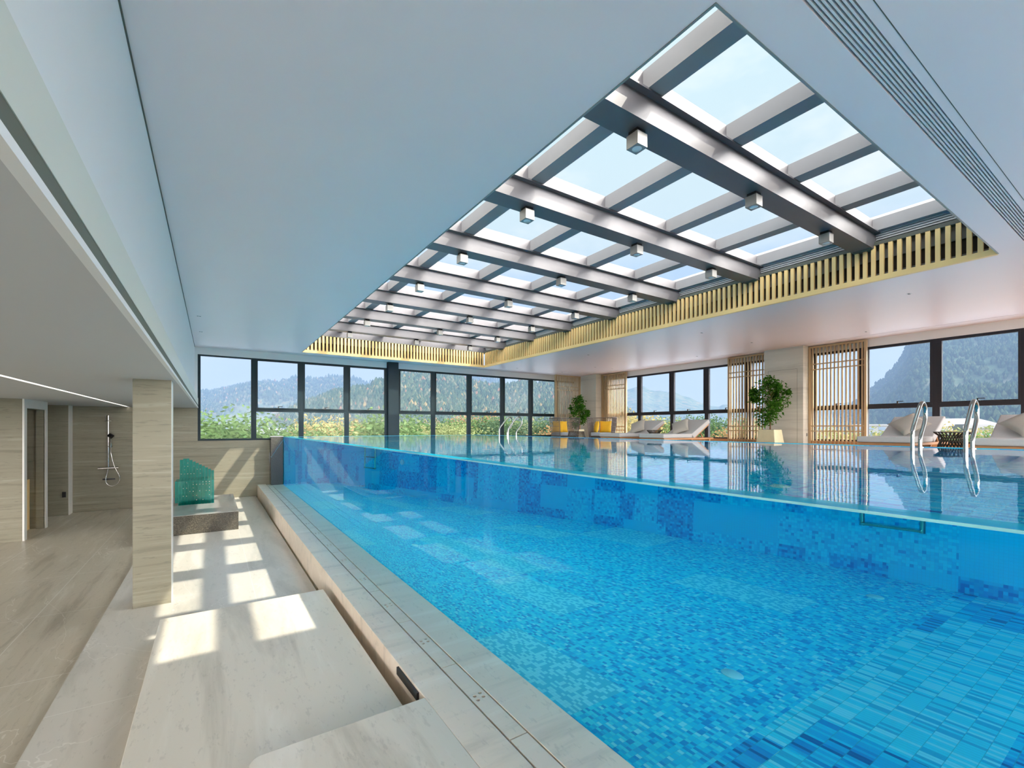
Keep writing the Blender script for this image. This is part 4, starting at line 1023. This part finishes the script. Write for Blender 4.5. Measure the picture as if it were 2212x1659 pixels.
cliff = [(1800, 900), (1850, 868)] + [(1572 + x / 3.456, 650 + y / 3.456) for x, y in [(1060, 670), (1110, 622), (1160, 592), (1200, 542), (1240, 490), (1270, 462), (1300, 400), (1335, 365), (1350, 320)]] + [(1972, 715), (1995, 690), (2040, 668), (2110, 655), (2220, 640), (2400, 610), (2700, 640), (3100, 700), (3800, 800)]
_, vA, wA = ridge('mountain', farR, 1500, 'hillA', 'long hazy autumn mountain ridge seen through the far windows', 26, .006, spike=2)
_, vB, wB = ridge('mountain', nearR, 620, 'hillB', 'nearer wooded hill with yellow trees right of the dark steel post', 10, .012, D0f=.3)
_, vC, wC = ridge('mountain', midR, 2100, 'hillA', 'pale blue mountain ridge seen through the right windows behind the loungers', 22, .005)
_, vD, wD = ridge('mountain', cliff, 1000, 'hillC', 'steep blue wooded cliff mountain filling the right windows', 22, .010, D0f=.35, spike=2)
gm = MB(); R0 = 9; nu = 72
vs = []; fs = []
rad = [0, 16, 40, 90, 200, 420, 900, 2600]; zs = [-14, -14, -17, -26, -36, -38, -38, -38]
for R, z in zip(rad, zs):
    for k in range(nu): vs.append((4 + R * cos(2 * pi * k / nu), 4 + R * sin(2 * pi * k / nu), z))
for i in range(len(rad) - 1):
    for k in range(nu): fs.append((i * nu + k, i * nu + (k + 1) % nu, (i + 1) * nu + (k + 1) % nu, (i + 1) * nu + k))
tag(gm.add(vs, fs).build('ground', 'valley', smooth=True), 'green and brown valley ground outside the windows', 'ground', kind='structure')

# forest texture on the hills: low pointed crowns, uncountable
def forest(name, vs, w, n, hmin, hmax, mats, label, tlo=.35):
    rng = random.Random(4); m = MB(); nc = len(vs) // w
    for _ in range(n):
        i = rng.randrange(nc - 1); j = int(w * (tlo + (.80 - tlo) * rng.random() ** .8)); j = min(j, w - 2)
        a, b_, c = Vector(vs[i * w + j]), Vector(vs[(i + 1) * w + j]), Vector(vs[i * w + j + 1]); s_, t_ = rng.random(), rng.random()
        p = a + (b_ - a) * s_ + (c - a) * t_; h = hmin + (hmax - hmin) * rng.random(); r_ = h * (.22 + .16 * rng.random())
        m.cur = rng.choices(range(len(mats)), [7, 4, 1.2, .35, .22][:len(mats)])[0]
        k = 5; ph = rng.random() * 6
        V = [p + Vector((0, 0, h * .98))] + [p + Vector((r_ * cos(ph + 2 * pi * q / k), r_ * sin(ph + 2 * pi * q / k), h * .45)) for q in range(k)] + [p + Vector((r_ * .5 * cos(ph + 2 * pi * q / k), r_ * .5 * sin(ph + 2 * pi * q / k), -1)) for q in range(k)]
        m.add(V, [(0, 1 + q, 1 + (q + 1) % k) for q in range(k)] + [(1 + q, 1 + k + q, 1 + k + (q + 1) % k, 1 + (q + 1) % k) for q in range(k)])
    return tag(m.build(name, mats), label, 'forest', kind='stuff')
for k, a, b_ in (('pine', (.02, .04, .028), (.05, .085, .05)), ('oak', (.04, .065, .035), (.085, .11, .06)), ('pale', (.09, .10, .06), (.14, .14, .09)), ('gold', (.18, .14, .06), (.24, .18, .08)), ('rust', (.17, .095, .06), (.22, .12, .07))): M['ridge_' + k] = leafmat('far_ridge_' + k, a, b_, .15)
FM = ['ridge_pine', 'ridge_oak', 'ridge_pale', 'ridge_gold', 'ridge_rust']
forest('forest', vA, wA, 14000, 6, 13, FM, 'dense mixed forest covering the long far ridge')
forest('forest', vB, wB, 15000, 4, 9, FM, 'dense mixed forest with autumn trees covering the nearer hill', .2)
forest('forest', vD, wD, 17000, 5, 9, ['ridge_pine', 'ridge_oak'], 'dark forest covering the steep cliff mountain', .10)

# individual trees outside the windows
TM = {}
def tree_meshes(kind, var):
    key = (kind, var)
    if key in TM: return TM[key]
    rng = random.Random(hash(kind) % 1000 + var * 17 if False else sum(map(ord, kind)) + var * 17)
    m = MB(); blobs = []
    for k in range(20):
        a = rng.random() * 2 * pi; z = .40 + .52 * rng.random(); rr = .34 * sin(pi * min(1, (1.04 - z) / .62)) ** .6 * (.35 + .65 * rng.random())
        blobs.append(((rr * cos(a), rr * sin(a), z), .10 + .05 * rng.random()))
    blobs.append(((0, 0, .66), .22)); blobs.append(((0, 0, .86), .12))
    leaf_cloud(m, blobs, .024, 6500, rng)
    f = m.build('crown', 'far_' + kind); me1 = f.data; bpy.data.objects.remove(f)
    t = MB().tube([(0, 0, 0), (.004, 0, .25), (-.004, .004, .55), (0, 0, .85)], [.022, .017, .011, .003], 7)
    for k in range(7):
        a = k * 2.4; z = .35 + k * .06; t.tube([(0, 0, z), (.12 * cos(a), .12 * sin(a), z + .11), (.22 * cos(a), .22 * sin(a), z + .16)], [.008, .005, .002], 5)
    g = t.build('trunk', 'bark', smooth=True); me2 = g.data; bpy.data.objects.remove(g)
    TM[key] = (me1, me2); return TM[key]
cname = {'green': 'fresh green', 'lime': 'pale lime green', 'dark': 'dark green', 'yellow': 'yellow autumn', 'orange': 'orange autumn'}
trees = [ # u, vtop, dist, kind, height, where
 (436, 899, 30, 'green', 13, 'seen in the left corner window, leftmost'), (470, 896, 33, 'green', 13, 'seen in the left corner window, with the highest crown'), (502, 905, 31, 'green', 12.5, 'seen in the left corner window, third from its left'), (532, 910, 30, 'green', 12, 'seen in the left corner window, beside the first mullion'),
 (566, 929, 29, 'green', 12, 'low in the second far window, at its left'), (600, 931, 31, 'green', 11, 'low in the second far window, in its middle'), (636, 921, 36, 'green', 12, 'low in the second far window, at its right'),
 (664, 922, 36, 'green', 12, 'low in the third far window, at its left'), (681, 912, 56, 'dark', 14, 'low in the third far window, behind the yellow one'), (706, 903, 44, 'yellow', 13, 'low in the third far window, left of its twin'), (730, 905, 45, 'yellow', 13, 'low in the third far window, right of its twin'), (718, 926, 32, 'lime', 12, 'low in the third far window, in front of the yellow pair'), (690, 930, 30, 'orange', 10, 'low in the third far window, small and nearest'),
 (766, 914, 50, 'orange', 12, 'low in the fourth far window, at its left'), (796, 896, 36, 'green', 14, 'low in the fourth far window, with a broad crown'), (826, 906, 38, 'green', 13, 'low in the fourth far window, next to the steel post'), (776, 926, 32, 'lime', 11, 'low in the fourth far window, nearest the glass'),
 (866, 903, 46, 'yellow', 13, 'right of the steel post, first'), (884, 908, 58, 'green', 14, 'right of the steel post, second'), (905, 914, 42, 'lime', 13, 'right of the steel post, third'), (926, 906, 60, 'yellow', 14, 'right of the steel post, fourth, beside the mullion'),
 (948, 908, 50, 'lime', 13, 'in the second window right of the post, at its left'), (968, 901, 64, 'dark', 15, 'in the second window right of the post, tall one'), (990, 905, 52, 'green', 14, 'in the second window right of the post, middle'), (1006, 914, 42, 'lime', 12, 'in the second window right of the post, low one'),
 (1028, 900, 60, 'green', 15, 'in the third window right of the post, at its left'), (1046, 893, 72, 'orange', 15, 'in the third window right of the post, highest'), (1066, 902, 58, 'dark', 14, 'in the third window right of the post, right part'),
 (1090, 900, 60, 'green', 14, 'behind the far pool ladder, left of it'), (1112, 905, 52, 'dark', 14, 'behind the far pool ladder, through its loop'), (1132, 903, 56, 'lime', 14, 'behind the far pool ladder, right of it'),
 (1156, 902, 62, 'green', 15, 'left of the left armchair, first'), (1176, 906, 52, 'dark', 14, 'left of the left armchair, second'), (1192, 912, 44, 'orange', 13, 'left of the left armchair, nearest'),
 (1362, 890, 46, 'yellow', 14, 'right of the corner lattice, tall'), (1376, 887, 50, 'yellow', 14, 'right of the corner lattice, tallest'), (1396, 896, 54, 'lime', 14, 'behind the farther lounger backrest, left'), (1424, 907, 48, 'green', 13, 'behind the farther lounger backrest, right'), (1446, 906, 56, 'dark', 14, 'between the pair of lounger backrests'), (1476, 905, 60, 'dark', 14, 'above the nearer lounger of the pair, left'), (1500, 905, 56, 'green', 14, 'above the nearer lounger of the pair, right'),
 (1536, 903, 62, 'dark', 15, 'left of the middle lattice, behind the mullion'), (1556, 903, 56, 'dark', 14, 'left of the middle lattice, dark'), (1566, 912, 44, 'orange', 12, 'left of the middle lattice, nearest'),
 (1592, 910, 50, 'lime', 13, 'behind the middle lattice, left part'), (1622, 913, 46, 'green', 13, 'behind the middle lattice, right part'),
 (1772, 926, 42, 'lime', 12, 'behind the large lattice, left part'), (1806, 918, 56, 'yellow', 13, 'behind the large lattice, middle'), (1840, 921, 48, 'lime', 12, 'behind the large lattice, right part'),
 (1884, 921, 50, 'lime', 12, 'right of the large lattice, first'), (1906, 924, 46, 'yellow', 12, 'right of the large lattice, above the lounger'), (2062, 915, 60, 'lime', 14, 'above the wicker side table'), (2042, 920, 52, 'yellow', 13, 'left of the wicker side table top'), (2132, 936, 40, 'green', 10, 'between the right ladder and the last lounger')]
for i, (u, v, D, kind, H, where) in enumerate(trees):
    p = at_dist(u, v, D); me1, me2 = tree_meshes(kind, i % 3)
    r = empty('tree', (p.x, p.y, p.z - H), i * 1.7); r.scale = (H, H, H)
    # narrower crowns for slender trees
    sx = {0: 1.0, 1: .86, 2: 1.12}[i % 3]; r.scale = (H * sx, H * sx, H)
    tag(r, '%s tree %s' % (cname[kind], where), 'tree', 'trees outside the windows')
    for nm_, me in (('crown', me1), ('trunk', me2)):
        o = bpy.data.objects.new(nm_, me); COL.objects.link(o); o.parent = r

# buildings in the valley
def building(u, v, D, w, d, h, rot, label, roofh=2.0, floors=2, cols=6, flat=False):
    p = at_dist(u, v, D); r = empty('building', (p.x, p.y, p.z - h - roofh), rot); tag(r, label, 'building')
    MB().box(-w / 2, w / 2, -d / 2, d / 2, -1.5, h).build('wall', 'bwhite', r)
    if flat: MB().box(-w / 2 - .4, w / 2 + .4, -d / 2 - .4, d / 2 + .4, h, h + .5).build('roof', 'bwhite', r)
    else: MB().add([(-w / 2 - 1, -d / 2 - 1, h), (w / 2 + 1, -d / 2 - 1, h), (w / 2 + 1, d / 2 + 1, h), (-w / 2 - 1, d / 2 + 1, h), (-w / 4, 0, h + roofh), (w / 4, 0, h + roofh)], [(0, 1, 5, 4), (1, 2, 5), (2, 3, 4, 5), (3, 0, 4), (3, 2, 1, 0)]).build('roof', 'roof', r)
    for f in range(floors):
        for c in range(cols):
            x = -w / 2 + w * (c + .5) / cols; z = h * (f + .5) / floors
            MB().box(x - w / cols * .3, x + w / cols * .3, -d / 2 - .08, -d / 2 + .05, z - h / floors * .28, z + h / floors * .28).build('window', 'bglass', r)
building(2052, 904, 170, 22, 14, 3.2, -1.1, 'long hall with a grey hipped roof above the wicker side table', 3.2, 1, 8)
building(2116, 911, 130, 5, 6, 6, -1.15, 'narrow white building right of the right ladder', 1, 3, 3, True)
building(2150, 914, 125, 10, 8, 3.2, -1.15, 'white building with a row of windows left of the last lounger', 1, 1, 7, True)
building(1884, 910, 190, 12, 8, 3.5, -1.0, 'small white building above the second lounger foot', 1.5, 2, 4, True)
for i, (u, v, D, w) in enumerate([(520, 926, 330, 14), (545, 924, 350, 12), (563, 927, 300, 12), (585, 924, 340, 16), (604, 925, 320, 14), (622, 928, 300, 10)]):
    building(u, v, D, w, 8, 5, .1 * i, 'tiny white village house in the second far window, %s from the left' % ['first', 'second', 'third', 'fourth', 'fifth', 'sixth'][i], 1.2, 1, 3, i % 2 == 0)

# distant air haze: absorption plus airlight, filling the valley
def haze():
    b = NB('valley_haze_air')
    a = b.n('ShaderNodeVolumeAbsorption'); a.inputs[0].default_value = (0, 0, 0, 1); a.inputs[1].default_value = SIG
    e = b.n('ShaderNodeEmission'); e.inputs[0].default_value = (.21, .305, .465, 1); e.inputs[1].default_value = SIG
    s = b.n('ShaderNodeAddShader'); b.l(a.outputs[0], s.inputs[0]); b.l(e.outputs[0], s.inputs[1]); b.l(s.outputs[0], b.out.inputs['Volume']); return b.m
SIG = .0008
M['haze'] = haze()
hz = MB()
R0, R1, n = 80, 1500, 40; vs = []; fs = []
a0, a1 = math.radians(-50), math.radians(125)
for k in range(n + 1):
    a = a0 + (a1 - a0) * k / n
    for R, z in ((R0, -60), (R1, -60), (R1, 500), (R0, 60)): vs.append((R * cos(a), R * sin(a), z))
for k in range(n):
    for q in range(4): fs.append((k * 4 + q, k * 4 + (q + 1) % 4, (k + 1) * 4 + (q + 1) % 4, (k + 1) * 4 + q))
fs += [(3, 2, 1, 0), tuple(n * 4 + q for q in range(4))]
ho = hz.add(vs, fs).build('haze', 'haze'); bm = bmesh.new(); bm.from_mesh(ho.data); bmesh.ops.recalc_face_normals(bm, faces=bm.faces); bm.to_mesh(ho.data); bm.free()
tag(ho, 'pale blue haze in the valley air outside', 'haze', kind='stuff')
